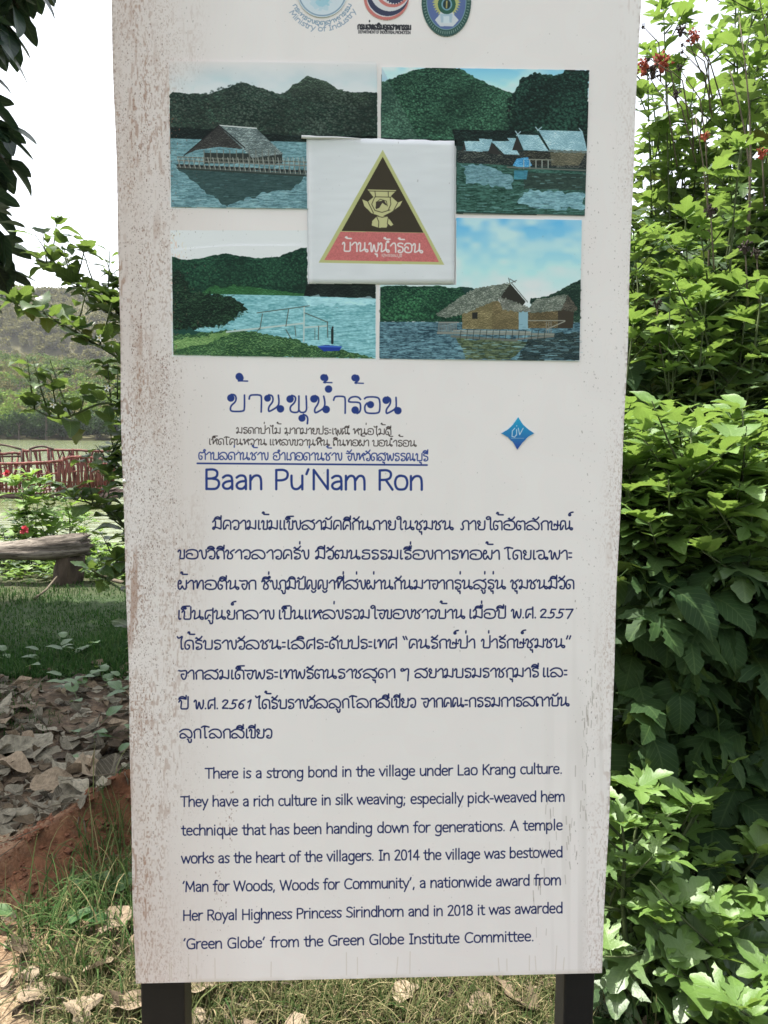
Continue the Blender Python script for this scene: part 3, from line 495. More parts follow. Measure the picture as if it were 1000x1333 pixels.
    C.poly([(410,-30),(430,-30),(434,-8),(428,6),(418,10),(412,4),(408,-8)],(.22,.48,.58),alpha=.8,wob=(4,3)); C.poly([(402,2),(412,-6),(432,4),(428,12),(410,14)],(.36,.54,.62),alpha=.5,wob=(3,3))
    C.poly([(395,-34),(445,-34),(444,-24),(396,-24)],(.22,.48,.58),alpha=.6,wob=(4,3))
    C.arc_text('กระทรวงอุตสาหกรรม',419.7,-9.3,41.5,158,22,.42,.62,gb,NG2)
    C.arc_text('Ministry of Industry',419.7,-9.3,49.8,150,28,.46,.62,(.26,.33,.42),LT)
    red=(.52,.17,.15); nv=(.045,.05,.09)
    C.poly(circ(503,-2.6,29.4),red); C.poly(circ(503.6,-3.6,26.6),(.62,.60,.60)); C.poly(circ(504.8,-5.2,27),nv); C.poly(circ(507.5,-10,25.5),(.62,.60,.60)); C.poly(circ(511,-11.5,22),red); C.poly(circ(511.6,-13,19.4),(.62,.60,.60))
    C.poly([(514+np.cos(a)*(13 if i%3 else 15.5),-8+np.sin(a)*(13 if i%3 else 15.5)) for i,a in enumerate(ang)],nv); C.poly(circ(514,-8,7.5),(.55,.60,.62))
    C.text('กรมส่งเสริมอุตสาหกรรม',466,534.5,38.2,39.2,.56,.95,(.03,.03,.035),NG2)
    C.line('DEPARTMENT OF INDUSTRIAL PROMOTION',466.5,534.5,43.6,44.6,.25,.42,(.05,.05,.055),ALLC,.82)
    C.poly(circ(581,3,32.2,45),(.035,.085,.075)); C.poly(circ(581,3,25.8,36.5),(.10,.14,.30)); C.stroke(circ(581,3,25.6,36.3),.5,(.18,.30,.32))
    C.poly([(581+np.cos(a)*(19 if i%2 else 15),2+np.sin(a)*(22 if i%2 else 18)) for i,a in enumerate(ang)],(.42,.42,.16))
    C.poly([(566,27),(572,20),(574,14),(588,14),(591,20),(597,27),(590,35),(573,35)],(.55,.57,.60)); C.poly([(573,19),(589,19),(588,30),(574,30)],(.36,.46,.54)); C.poly([(577,22),(585,22),(585,31),(577,31)],(.55,.62,.66))
    C.poly(circ(581.5,6.5,11.6,12.8),(.03,.10,.07)); C.poly(circ(581.5,6.5,7,8),(.16,.30,.36)); C.poly(circ(581.5,6.5,5,6.2),(.02,.04,.04)); C.stroke([(581.5,2.5),(581.2,11)],.9,(.35,.31,.12))
    for i in range(40):
        a=math.radians(200-i*5.6); C.stroke([(581+np.cos(a)*27.6,3+np.sin(a)*39),(581+np.cos(a)*30,3+np.sin(a)*42)],.45,(.25,.36,.31),.8)
    # ---- specks of dirt and mould, thickest at the left margin, over everything
    rg=np.random.RandomState(8)
    def specks(n,fx,fy,rr,col,al):
        for _ in range(n):
            x=fx();y=fy(); q=to_uv(x,y); 
            if not(-.5<q[0]<.5 and ZB<q[1]<ZT): continue
            r=rr[0]+(rr[1]-rr[0])*rg.rand()**3; k=.4+2.4*rg.rand()**2
            C.stroke([(x,y-r*k*.5),(x+rg.randn()*.3,y+r*k*.5)],r*.62,col,al*(.5+.5*rg.rand()))
    cx=[rg.uniform(160,225) for _ in range(50)]; cy=[rg.uniform(60,1000) for _ in range(50)]
    def clus():
        i=rg.randint(50); clus.y=cy[i]+rg.randn()*42; return cx[i]+rg.randn()*9
    specks(5200,clus,lambda:clus.y,(.3,1.0),(.17,.085,.055),.9)
    specks(3600,lambda:150+abs(rg.randn())*55,lambda:rg.uniform(10,1270),(.3,.8),(.15,.10,.08),.8)
    specks(650,lambda:rg.uniform(150,830),lambda:rg.uniform(0,1270),(.3,.9),(.16,.13,.12),.55)
    specks(800,lambda:[812,800,772,762][rg.randint(4)]+rg.randn()*5-0.0,lambda:rg.uniform(180,1270),(.3,1.1),(.17,.12,.10),.7)
    for x,y,s_ in ((184,320,26),(187,170,30),(178,415,16),(284,1160,26),(212,480,18),(170,165,22),(300,1070,20)):
        specks(60,lambda:x+rg.randn()*5,lambda:y+rg.randn()*s_,(.4,1.5),(.22,.10,.06),.75)
    for x,y in ((760,1010),(745,1100),(772,900),(765,940),(782,1180),(700,1150),(716,1070)):
        for _ in range(14): 
            a=x+rg.randn()*5;b_=y+rg.randn()*26; C.stroke([(a,b_),(a+rg.randn()*.6,b_+4+rg.rand()*10)],.4+.4*rg.rand(),(.24,.19,.15),.42)
    for _ in range(16):
        a=rg.uniform(180,780); C.stroke([(a,1276-(a-175)*.0246),(a+rg.randn(),1262-rg.rand()*18-(a-175)*.0246)],.6,(.42,.33,.22),.35)
    e=np.clip((6-(1281-(PX-175)*.0246-PY))/6,0,1)*np.clip(.5+.6*N(full,18,140),0,1); C.blend(full,e*.4,(.40,.32,.20))
    return C
# plainer looped letters for the small lines and for the pasted sheet
NG2=dict(GL); NG=dict(GL)
NG2.update({'ล':(12,GL['ล'][1]),'อ':(11,GL['อ'][1])})
def _sq(s,k):
    return ';'.join(('!' if t[0]=='!' else '')+' '.join('%g,%s'%(float(p.split(',')[0])*k,p.split(',')[1]) for p in t.lstrip('!').split()) for t in s.split(';'))
for _c,_k in (('ล',.78),('ส',.78),('อ',.8)):
    NG2[_c]=(GL[_c][0]*_k,_sq(GL[_c][1],_k)); NG[_c]=(GL[_c][0]*_k*.9,_sq(GL[_c][1],_k*.9))
# ================================================================ helpers
def at(px,py,Y):
    v=ray(px,py); t=(Y-CAM[1])/v[1]; return Vector((CAM[0]+v[0]*t,Y,CAM[2]+v[2]*t))
def gnd(px,py,z=0.):
    v=ray(px,py); t=(z-CAM[2])/v[2]; return Vector((CAM[0]+v[0]*t,CAM[1]+v[1]*t,z))
def tag(o,label=None,cat=None,group=None,kind=None):
    if label: o['label']=label
    if cat: o['category']=cat
    if group: o['group']=group
    if kind: o['kind']=kind
    return o
def empty(name,loc,label=None,cat=None,group=None):
    o=D.objects.new(name,None); COL.objects.link(o); o.location=loc; o.empty_display_size=.1
    return tag(o,label,cat,group)
def link(name,mesh,parent=None,loc=None,mat4=None):
    o=D.objects.new(name,mesh); COL.objects.link(o)
    if parent is not None:
        o.parent=parent
        # parents are never rotated: children keep world coordinates through the inverse of a plain shift
        o.matrix_parent_inverse=Matrix.Translation(-Vector(parent.location))
    if mat4 is not None: o.matrix_basis=mat4
    elif loc is not None: o.location=loc
    return o
class MB:
    """collects geometry for one mesh"""
    def __init__(s): s.v=[]; s.f=[]; s.m=[]
    def add(s,vs,fs,mi=0):
        n=len(s.v); s.v.extend([tuple(v) for v in vs]); s.f.extend([tuple(i+n for i in f) for f in fs]); s.m.extend([mi]*len(fs))
    def tube(s,pts,rad,n=6,mi=0,cap=True):
        pts=[Vector(p) for p in pts]; rad=rad if hasattr(rad,'__len__') else [rad]*len(pts)
        vs=[];fs=[]; ref=Vector((.31,.17,.93))
        for i,p in enumerate(pts):
            t=(pts[min(i+1,len(pts)-1)]-pts[max(i-1,0)]); t=t.normalized() if t.length>1e-9 else Vector((0,0,1))
            a=t.cross(ref); 
            if a.length<.05: a=t.cross(Vector((1,0,0)))
            a.normalize(); b=t.cross(a)
            for k in range(n):
                q=2*math.pi*k/n; vs.append(p+(a*math.cos(q)+b*math.sin(q))*rad[i])
        for i in range(len(pts)-1):
            for k in range(n): fs.append((i*n+k,i*n+(k+1)%n,(i+1)*n+(k+1)%n,(i+1)*n+k))
        if cap: fs.append(tuple(range(n))[::-1]); fs.append(tuple((len(pts)-1)*n+k for k in range(n)))
        s.add(vs,fs,mi)
    def box(s,x0,x1,y0,y1,z0,z1,mi=0):
        v=[(x,y,z) for z in(z0,z1) for y in(y0,y1) for x in(x0,x1)]
        s.add(v,[(0,2,3,1),(4,5,7,6),(0,1,5,4),(2,6,7,3),(0,4,6,2),(1,3,7,5)],mi)
    def mesh(s,name,mats,smooth=False):
        me=D.meshes.new(name); me.from_pydata(s.v,[],s.f)
        for m in (mats if isinstance(mats,(list,tuple)) else [mats]): me.materials.append(m)
        if any(s.m): me.polygons.foreach_set('material_index',s.m)
        if smooth: me.polygons.foreach_set('use_smooth',[True]*len(s.f))
        me.update(); return me
    def build(s,name,mats,parent=None,smooth=False): return link(name,s.mesh(name,mats,smooth),parent)
def bevel(o,w=.003,seg=2):
    b=o.modifiers.new('bevel','BEVEL'); b.width=w; b.segments=seg; b.limit_method='ANGLE'; return o
# ---- materials
class NT:
    def __init__(s,name):
        s.m=D.materials.new(name); s.m.use_nodes=True; s.t=s.m.node_tree; s.t.nodes.clear(); s.out=s.t.nodes.new('ShaderNodeOutputMaterial')
    def n(s,kind,**kw):
        x=s.t.nodes.new('ShaderNode'+kind)
        for k,v in kw.items(): setattr(x,k,v)
        return x
    def l(s,a,b): s.t.links.new(a,b)
    def val(s,inp,v):
        if isinstance(v,bpy.types.NodeSocket): s.l(v,inp)
        else: inp.default_value=v
    def noise(s,scale,detail=5,rough=.6,vec=None,dist=0):
        x=s.n('TexNoise'); x.inputs['Scale'].default_value=scale; x.inputs['Detail'].default_value=detail; x.inputs['Roughness'].default_value=rough; x.inputs['Distortion'].default_value=dist
        if vec is not None: s.l(vec,x.inputs['Vector'])
        return x.outputs['Fac']
    def ramp(s,fac,stops):
        x=s.n('ValToRGB'); s.l(fac,x.inputs[0]); e=x.color_ramp.elements
        while len(e)<len(stops): e.new(.5)
        for i,(p,c) in enumerate(stops): e[i].position=p; e[i].color=(*c,1) if len(c)==3 else c
        return x.outputs[0]
    def mix(s,fac,a,b,mode='MIX'):
        x=s.n('Mix',data_type='RGBA',blend_type=mode); s.val(x.inputs[0],fac)
        for i,v in ((6,a),(7,b)):
            if isinstance(v,bpy.types.NodeSocket): s.l(v,x.inputs[i])
            else: x.inputs[i].default_value=(*v,1)
        return x.outputs[2]
    def math(s,op,a,b=0.,c=None,clamp=False):
        x=s.n('Math',operation=op,use_clamp=clamp); s.val(x.inputs[0],a); s.val(x.inputs[1],b)
        if c is not None: s.val(x.inputs[2],c)
        return x.outputs[0]
    def coord(s,which='Object'): return s.n('TexCoord').outputs[which]
    def mapping(s,vec,scale=(1,1,1),rot=(0,0,0)):
        x=s.n('Mapping'); s.l(vec,x.inputs[0]); x.inputs['Scale'].default_value=scale; x.inputs['Rotation'].default_value=rot; return x.outputs[0]
    def bump(s,h,strength=.4,dist=.01,prev=None):
        x=s.n('Bump'); x.inputs['Strength'].default_value=strength; x.inputs['Distance'].default_value=dist; s.l(h,x.inputs['Height'])
        if prev is not None: s.l(prev,x.inputs['Normal'])
        return x.outputs[0]
    def pbr(s,col,rough=.7,bump=None,spec=.4,metal=0.,coat=0.):
        p=s.n('BsdfPrincipled'); s.val(p.inputs['Base Color'],(*col,1) if isinstance(col,tuple) else col); s.val(p.inputs['Roughness'],rough)
        p.inputs['Specular IOR Level'].default_value=spec; p.inputs['Metallic'].default_value=metal; p.inputs['Coat Weight'].default_value=coat
        if bump is not None: s.l(bump,p.inputs['Normal'])
        return p.outputs[0]
    def done(s,sh): s.l(sh,s.out.inputs[0]); return s.m
def leaf_mat(name,stops,trans=.38,rough=.45,vein=.35,tcol=None,spec=.45):
    """leaf: colour varies from leaf to leaf, paler veins, light passes through"""
    t=NT(name)
    oi=t.n('ObjectInfo').outputs['Random']; at_=t.n('Attribute',attribute_name='rnd').outputs['Fac']
    r=t.math('FRACT',t.math('ADD',oi,at_)); uv=t.coord('UV')
    sp=t.n('SeparateXYZ'); t.l(uv,sp.inputs[0]); x=t.math('ABSOLUTE',t.math('SUBTRACT',sp.outputs[0],.5)); y=sp.outputs[1]
    # side veins leave the midrib at an angle
    v=t.math('PINGPONG',t.math('MULTIPLY',t.math('SUBTRACT',y,t.math('MULTIPLY',x,.9)),9.),.5)
    side=t.math('LESS_THAN',v,.055); mid=t.math('LESS_THAN',x,.014); ve=t.math('MAXIMUM',side,mid)
    nz=t.noise(7,4,.6,t.coord('Object'))
    col=t.ramp(r,stops); col=t.mix(t.math('MULTIPLY',nz,.5),col,tuple(c*.62 for c in stops[0][1]))
    col=t.mix(t.math('MULTIPLY',ve,vein),col,(.22,.33,.11))
    h=t.math('ADD',t.math('MULTIPLY',ve,-.5),t.math('MULTIPLY',t.noise(26,3),.6)); b=t.bump(h,.35,.003)
    p=t.pbr(col,rough,b,spec)
    tr=t.n('BsdfTranslucent'); tc=t.mix(.5,col,tcol or (.26,.37,.06)); t.l(tc,tr.inputs[0]); t.l(b,tr.inputs[1])
    m=t.n('MixShader'); m.inputs[0].default_value=trans; t.l(p,m.inputs[1]); t.l(tr.outputs[0],m.inputs[2])
    return t.done(m.outputs[0])
# ---- leaf shapes: half outlines, length 1 along +Y
HALF={
'lobed':[(.05,-.02),(.12,.0),(.2,.02),(.30,.05),(.36,.04),(.46,.07),(.40,.12),(.36,.17),(.28,.18),(.19,.21),(.15,.27),(.20,.32),(.28,.36),(.31,.43),(.39,.47),(.43,.55),(.53,.67),(.44,.65),(.38,.66),(.34,.61),(.26,.60),(.19,.54),(.10,.48),(.085,.53),(.14,.59),(.15,.66),(.20,.71),(.18,.76),(.17,.81),(.13,.85),(.10,.92),(.05,.98)],
'trilobe':[(.06,-.03),(.16,-.01),(.24,.06),(.28,.14),(.35,.20),(.37,.27),(.44,.33),(.50,.43),(.42,.43),(.36,.47),(.28,.48),(.19,.50),(.21,.57),(.22,.62),(.22,.68),(.17,.74),(.16,.80),(.11,.87),(.05,.96)],
'ovate':[(.06,-.02),(.15,.01),(.21,.08),(.24,.14),(.29,.20),(.30,.28),(.33,.34),(.32,.42),(.32,.50),(.28,.56),(.27,.63),(.22,.70),(.19,.77),(.13,.84),(.09,.91),(.04,.97)],
'wavy':[(.08,-.03),(.18,.0),(.26,.06),(.31,.15),(.38,.22),(.33,.29),(.31,.33),(.36,.39),(.40,.47),(.33,.52),(.27,.56),(.29,.64),(.25,.71),(.18,.77),(.12,.87),(.05,.95)],
'lance':[(.04,.01),(.09,.08),(.13,.2),(.155,.33),(.16,.47),(.145,.62),(.115,.76),(.075,.88),(.03,.97)],
'oblong':[(.05,.01),(.11,.07),(.16,.17),(.20,.30),(.225,.45),(.22,.6),(.18,.75),(.11,.88),(.04,.97)],
'teak':[(.05,.0),(.14,.03),(.22,.10),(.30,.20),(.35,.32),(.37,.44),(.36,.57),(.32,.69),(.25,.80),(.16,.9),(.07,.97)],
}
def leaf_geo(shape,droop=.8,fold=.25,wave=.02,pet=.3,curl=0,seed=0,twist=0.):
    rg=random.Random(seed); half=HALF[shape]; n=len(half)
    mids=[(0,(i+1)/6) for i in range(5)]
    def bend(x,y):
        yy=max(y,0); a=droop*yy; z0=fold*abs(x)+wave*math.sin(9*y+seed)*(abs(x)*3)+curl*x*x*4
        # arc of the midrib
        L=yy if abs(droop)<1e-4 else math.sin(a)/droop; Z=0 if abs(droop)<1e-4 else -(1-math.cos(a))/droop
        tw=twist*yy; xx=x*math.cos(tw)-z0*math.sin(tw); zz=x*math.sin(tw)+z0*math.cos(tw)
        return Vector((xx,(L if y>0 else y)+zz*math.sin(a),Z+zz*math.cos(a)))
    V=[];U=[];F=[]
    def put(x,y): V.append(bend(x,y)+Vector((0,pet,0))); U.append((x+.5,min(max(y,0),1))); return len(V)-1
    mi=[put(0,0)]+[put(0,m[1]) for m in mids]+[put(0,1.0)]
    for sg in (1,-1):
        jit=[(sg*(x*(1+rg.uniform(-.09,.09))),y+rg.uniform(-.013,.013)) for x,y in half]
        oi=[put(x,y) for x,y in jit]
        # points inside each half keep the blade curved
        loop=[mi[0]]+oi+[mi[-1]]+mi[-2:0:-1]; pts=[Vector((U[i][0],U[i][1] if 0<=U[i][1]<=1 else 0,0)) for i in loop]
        pts=[Vector((jit[k-1][0],jit[k-1][1],0)) if 0<k<=n else (Vector((0,0,0)) if k==0 else Vector((0,1,0)) if k==n+1 else Vector((0,mids[4-(k-n-2)][1],0))) for k in range(len(loop))]
        for tri in tessellate_polygon([pts]):
            t=[loop[i] for i in tri]
            F.append(tuple(t) if sg>0 else tuple(t))
    # consistent facing up
    FF=[]
    for t in F:
        a,b,c=(Vector((U[i][0],U[i][1])) for i in t)
        FF.append(t if (b-a).cross(c-a)>0 else (t[0],t[2],t[1]))
    if pet>0:
        k=len(V); w=.012
        for (x,z) in ((-w,0),(w,0),(0,-w*1.6)):
            V.append(Vector((x,0,z))); V.append(Vector((x,pet+.03,z+.002))); U+= [(.5,.0),(.5,.02)]
        FF+=[(k,k+2,k+3,k+1),(k+2,k+4,k+5,k+3),(k+4,k,k+1,k+5)]
    return V,FF,U
def leaf_mesh(name,mat,*a,**k):
    V,F,U=leaf_geo(*a,**k); me=D.meshes.new(name); me.from_pydata([tuple(v) for v in V],[],F); me.materials.append(mat)
    uv=me.uv_layers.new(name='UVMap'); vi=np.empty(len(me.loops),int); me.loops.foreach_get('vertex_index',vi)
    uv.data.foreach_set('uv',np.array(U,np.float32)[vi].ravel()); me.polygons.foreach_set('use_smooth',[True]*len(me.polygons)); me.update(); return me
def frame(loc,d,up,size):
    """matrix whose +Y runs along d with +Z as near up as can be"""
    y=Vector(d).normalized(); z=Vector(up)-y*y.dot(Vector(up)); 
    if z.length<1e-3: z=y.orthogonal()
    z.normalize(); x=y.cross(z); m=Matrix.Identity(4)
    s=size if hasattr(size,'__len__') else (size,)*3
    for i in range(3): m[i][0]=x[i]*s[0]; m[i][1]=y[i]*s[1]; m[i][2]=z[i]*s[2]; m[i][3]=loc[i]
    return m
def join_leaves(name,items,mats,parent=None,kind='stuff'):
    """items: (mesh, matrix). one mesh holding them all, with a random number per leaf"""
    vs=[];fs=[];ls=[];uvs=[];rn=[];mi=[];off=0; cache={}
    for me,M in items:
        if me.name not in cache:
            n=len(me.vertices); v=np.empty(n*3,np.float32); me.vertices.foreach_get('co',v)
            li=np.empty(len(me.loops),np.int32); me.loops.foreach_get('vertex_index',li)
            u=np.empty(len(me.loops)*2,np.float32); me.uv_layers[0].data.foreach_get('uv',u)
            pl=np.empty(len(me.polygons),np.int32); me.polygons.foreach_get('loop_total',pl)
            cache[me.name]=(v.reshape(-1,3),li,u,pl,mats.index(me.materials[0]))
        v,li,u,pl,k=cache[me.name]; A=np.array(M,np.float32)
        vs.append(v@A[:3,:3].T+A[:3,3]); ls.append(li+off); uvs.append(u); fs.append(pl); rn.append(np.full(len(v),random.random(),np.float32)); mi.append(np.full(len(pl),k,np.int32)); off+=len(v)
    V=np.concatenate(vs);L=np.concatenate(ls);P=np.concatenate(fs)
    me=D.meshes.new(name); me.vertices.add(len(V)); me.vertices.foreach_set('co',V.ravel()); me.loops.add(len(L)); me.loops.foreach_set('vertex_index',L)
    me.polygons.add(len(P)); st=np.zeros(len(P),np.int32); st[1:]=np.cumsum(P)[:-1]; me.polygons.foreach_set('loop_start',st); me.polygons.foreach_set('loop_total',P)
    for m in mats: me.materials.append(m)
    me.polygons.foreach_set('material_index',np.concatenate(mi)); me.polygons.foreach_set('use_smooth',np.ones(len(P),bool))
    me.update(calc_edges=True); uv=me.uv_layers.new(name='UVMap'); uv.data.foreach_set('uv',np.concatenate(uvs))
    a=me.attributes.new('rnd','FLOAT','POINT'); a.data.foreach_set('value',np.concatenate(rn)); me.validate()
    o=link(name,me,parent); 
    if kind: o['kind']=kind
    return o
def vnoise(x,y,s,seed=0):
    rg=np.random.RandomState(seed); g=rg.rand(64,64); u=np.asarray(x,float)/s+seed*3.1+1000; v=np.asarray(y,float)/s+seed*1.7+1000
    iu=np.floor(u).astype(int);iv=np.floor(v).astype(int);a=u-iu;b=v-iv;a=a*a*(3-2*a);b=b*b*(3-2*b)
    q=lambda i,j:g[(iv+j)%64,(iu+i)%64]
    return ((q(0,0)*(1-a)+q(1,0)*a)*(1-b)+(q(0,1)*(1-a)+q(1,1)*a)*b)*2-1
sstep=lambda a,b,x:(lambda t:t*t*(3-2*t))(np.clip((np.asarray(x,float)-a)/(b-a),0,1))
# ================================================================ ground, water, hills
RIDGE=[gnd(330,1050),gnd(250,1062),gnd(168,1075),gnd(120,1100),gnd(75,1120),gnd(20,1152),gnd(-60,1190),gnd(-160,1230)]
RH=[.11,.14,.16,.13,.10,.07,.05,.03]
WATER_Z=-.36
def ridge_d(x,y):
    best=np.full(np.shape(x),9.); hh=np.zeros(np.shape(x)); side=np.zeros(np.shape(x))
    for (a,b,h0,h1) in zip(RIDGE[:-1],RIDGE[1:],RH[:-1],RH[1:]):
        dx,dy=b.x-a.x,b.y-a.y; L=dx*dx+dy*dy; t=np.clip(((x-a.x)*dx+(y-a.y)*dy)/L,0,1)
        d=np.hypot(x-a.x-t*dx,y-a.y-t*dy); s=np.sign(-(dx*(y-a.y)-dy*(x-a.x)))   # + on the far side
        m=d<best; best=np.where(m,d,best); hh=np.where(m,h0+(h1-h0)*t,hh); side=np.where(m,s,side)
    return best,hh,side
def height(x,y):
    x=np.asarray(x,float); y=np.asarray(y,float)
    near=1/(1+(np.hypot(x,y)/30)**4)
    h=.035*vnoise(x,y,1.7,1)+.016*vnoise(x,y,.45,2)+.007*vnoise(x,y,.14,3)*near
    d,rh,s=ridge_d(x,y); w=.135+.035*vnoise(x,y,.3,5)
    h=h+rh*np.exp(-(d/w)**2)*(1+.35*vnoise(x,y,.16,6)+.10*vnoise(x,y,.06,16))+np.where(s>0,.03,-.02)*np.exp(-(d/.6)**2)
    edge=7.9+.5*vnoise(x,y*0,2.1,7)
    h=h-sstep(edge,edge+2.6,y)*1.5-sstep(11,40,y)*4
    h=h+sstep(12,60,-y)*1.2
    return h
def hz(x,y): return float(height(x,y))
def axis(a,b,fine0,fine1,d):
    mid=list(np.arange(fine0,fine1+1e-6,d)); s=d; lo=[];x=fine0
    while x>a: s*=1.14; x-=s; lo.append(max(x,a))
    s=d; hi=[]; x=fine1
    while x<b: s*=1.14; x+=s; hi.append(min(x,b))
    return np.array(lo[::-1]+mid+hi)
def grid_mesh(name,xs,ys,Z,mats):
    X,Y=np.meshgrid(xs,ys); V=np.stack([X,Y,Z],-1).reshape(-1,3); nx=len(xs); ny=len(ys)
    i=np.arange(nx-1);j=np.arange(ny-1); I,J=np.meshgrid(i,j); a=(J*nx+I).ravel(); F=np.stack([a,a+1,a+nx+1,a+nx],1)
    me=D.meshes.new(name); me.vertices.add(len(V)); me.vertices.foreach_set('co',V.ravel()); me.loops.add(F.size); me.loops.foreach_set('vertex_index',F.ravel())
    me.polygons.add(len(F)); me.polygons.foreach_set('loop_start',np.arange(len(F))*4); me.polygons.foreach_set('loop_total',np.full(len(F),4)); me.polygons.foreach_set('use_smooth',np.ones(len(F),bool))
    me.materials.append(mats); me.update(calc_edges=True); return me,X,Y
def mat_ground():
    t=NT('ground_soil'); c=t.coord('Object')
    a=t.n('Attribute',attribute_name='zone'); sp=t.n('SeparateColor'); t.l(a.outputs['Color'],sp.inputs[0])
    n1=t.noise(3,8,.65,c); n2=t.noise(24,8,.7,c); n3=t.noise(110,6,.7,c)
    soil=t.ramp(n2,[(.3,(.045,.032,.022)),(.5,(.105,.075,.05)),(.72,(.20,.15,.10))])
    red=t.ramp(n2,[(.3,(.055,.022,.012)),(.5,(.13,.05,.024)),(.7,(.21,.09,.045))])
    straw=t.ramp(n3,[(.35,(.10,.07,.04)),(.5,(.24,.175,.105)),(.66,(.42,.33,.22))])
    col=t.mix(t.math('ADD',sp.outputs[0],t.math('MULTIPLY',t.math('SUBTRACT',n1,.5),.5),clamp=True),soil,red)
    col=t.mix(t.math('MULTIPLY',sp.outputs[1],t.ramp(n1,[(.35,(.35,.35,.35)),(.6,(1,1,1))])),col,straw)
    col=t.mix(sp.outputs[2],col,t.ramp(n2,[(.3,(.016,.03,.01)),(.7,(.04,.065,.022))]))
    b=t.bump(n2,.7,.02); b=t.bump(n3,.6,.006,b)
    return t.done(t.pbr(col,.92,b,.2))
def make_ground():
    xs=axis(-700,700,-3.0,2.2,.032); ys=axis(-300,900,-.3,4.4,.032)
    X,Y=np.meshgrid(xs,ys); Z=height(X,Y); me,X,Y=grid_mesh('ground',xs,ys,Z,mat_ground())
    d,rh,s=ridge_d(X,Y)
    red=np.exp(-(d/.17)**2)*np.where(s>0,.9,1)+sstep(.02,.12,d)*np.where(s<0,1,0)*(1-sstep(.22,.5,d))*sstep(.0,.5,-X-.35)
    red=np.clip(red+.0*X,0,1)
    straw=(1-sstep(1.2,1.7,Y))*sstep(-1.6,-.6,Y+0)*np.clip(.75+.5*vnoise(X,Y,.5,11),0,1)*(1-sstep(1.0,1.9,X))*(1-.85*np.clip(red,0,1)*sstep(.75,1.0,Y))
    green=(sstep(3.0,3.7,Y)+(1-sstep(-.7,-.25,Y)))*np.clip(1.0+.4*vnoise(X,Y,1.1,12),0,1)
    ca=me.color_attributes.new('zone','FLOAT_COLOR','POINT'); ca.data.foreach_set('color',np.stack([red,straw,green,np.ones_like(red)],-1).astype(np.float32).ravel())
    return tag(link('ground',me),kind='structure')
GROUND=make_ground()
def make_water():
    t=NT('lake_water'); c=t.coord('Object')
    n=t.noise(1.0,4,.6,t.mapping(c,(.9,2.6,1))); n2=t.noise(7,3,.5,t.mapping(c,(.8,2,1)))
    b=t.bump(n,.5,.12); b=t.bump(n2,.18,.012,b)
    col=t.ramp(t.noise(.02,3,.5,c),[(.3,(.13,.16,.07)),(.7,(.17,.19,.09))])
    t_=t.pbr(col,.09,b,.5); m=t.done(t_)
    mb=MB(); mb.add([(-900,5,WATER_Z),(900,5,WATER_Z),(900,760,WATER_Z),(-900,760,WATER_Z)],[(0,1,2,3)])
    return tag(mb.build('lake',m),kind='structure')
make_water()
SHORE=215.
def hill_h(x,y,ridge):
    """near hill climbs from the far shore, a second ridge stands behind it"""
    if ridge==0:
        k=36+9*vnoise(x,y*0,90,21)+4*vnoise(x,y*0,25,22)+10*sstep(-60,-170,x)*0
        return sstep(SHORE-2,SHORE+190,y+9*vnoise(x,y*0,40,23))*k-1.2+2.6*vnoise(x,y,22,24)*sstep(SHORE+5,SHORE+60,y)
    k=118+16*vnoise(x,y*0,170,31)+6*vnoise(x,y*0,45,32)
    return sstep(430,640,y)*k-3+4*vnoise(x,y,40,33)
def make_hills():
    t=NT('hill_ground'); c=t.coord('Object'); n=t.noise(.12,8,.7,c); m=t.done(t.pbr(t.ramp(n,[(.3,(.045,.05,.022)),(.7,(.13,.115,.06))]),.95,None,.1))
    for i,(x0,x1,y0,y1,st) in enumerate(((-420,420,SHORE-8,440,6),(-700,700,425,900,12))):
        xs=np.arange(x0,x1+1,st); ys=np.arange(y0,y1+1,st); X,Y=np.meshgrid(xs,ys)
        me,_,_=grid_mesh('hill',xs,ys,hill_h(X,Y,i),m); tag(link('hill',me),kind='structure')
make_hills()
# ---- far woods: crowns made of many small leaf clumps
def bark_mat(name,c0,c1,scale=18,bump=.5,dist=.01):
    t=NT(name); c=t.coord('Object'); n=t.noise(scale,8,.7,t.mapping(c,(1,1,.25)),.6); n2=t.noise(scale*4,6,.7,c)
    col=t.ramp(n,[(.3,c0),(.7,c1)]); b=t.bump(n,bump,dist); b=t.bump(n2,bump*.6,dist*.3,b)
    return t.done(t.pbr(col,.9,b,.2))
def far_leaf(name,c0,c1,tr=.25):
    t=NT(name); a=t.n('Attribute',attribute_name='rnd').outputs['Fac']; oi=t.n('ObjectInfo').outputs['Random']
    r=t.math('FRACT',t.math('ADD',a,t.math('MULTIPLY',oi,.7))); col=t.ramp(r,[(0,c0),(1,c1)])
    p=t.pbr(col,.8,None,.15); q=t.n('BsdfTranslucent'); t.l(col,q.inputs[0]); m=t.n('MixShader'); m.inputs[0].default_value=tr; t.l(p,m.inputs[1]); t.l(q.outputs[0],m.inputs[2])
    return t.done(m.outputs[0])
M_FAR=[far_leaf('far_dark_leaves',(.012,.032,.008),(.04,.08,.018)),far_leaf('far_green_leaves',(.05,.095,.016),(.11,.17,.03)),far_leaf('far_scrub_leaves',(.09,.09,.024),(.18,.17,.055)),far_leaf('far_bright_leaves',(.10,.17,.018),(.18,.27,.04))]
M_BARK=bark_mat('tree_bark',(.05,.04,.03),(.16,.13,.10),3)
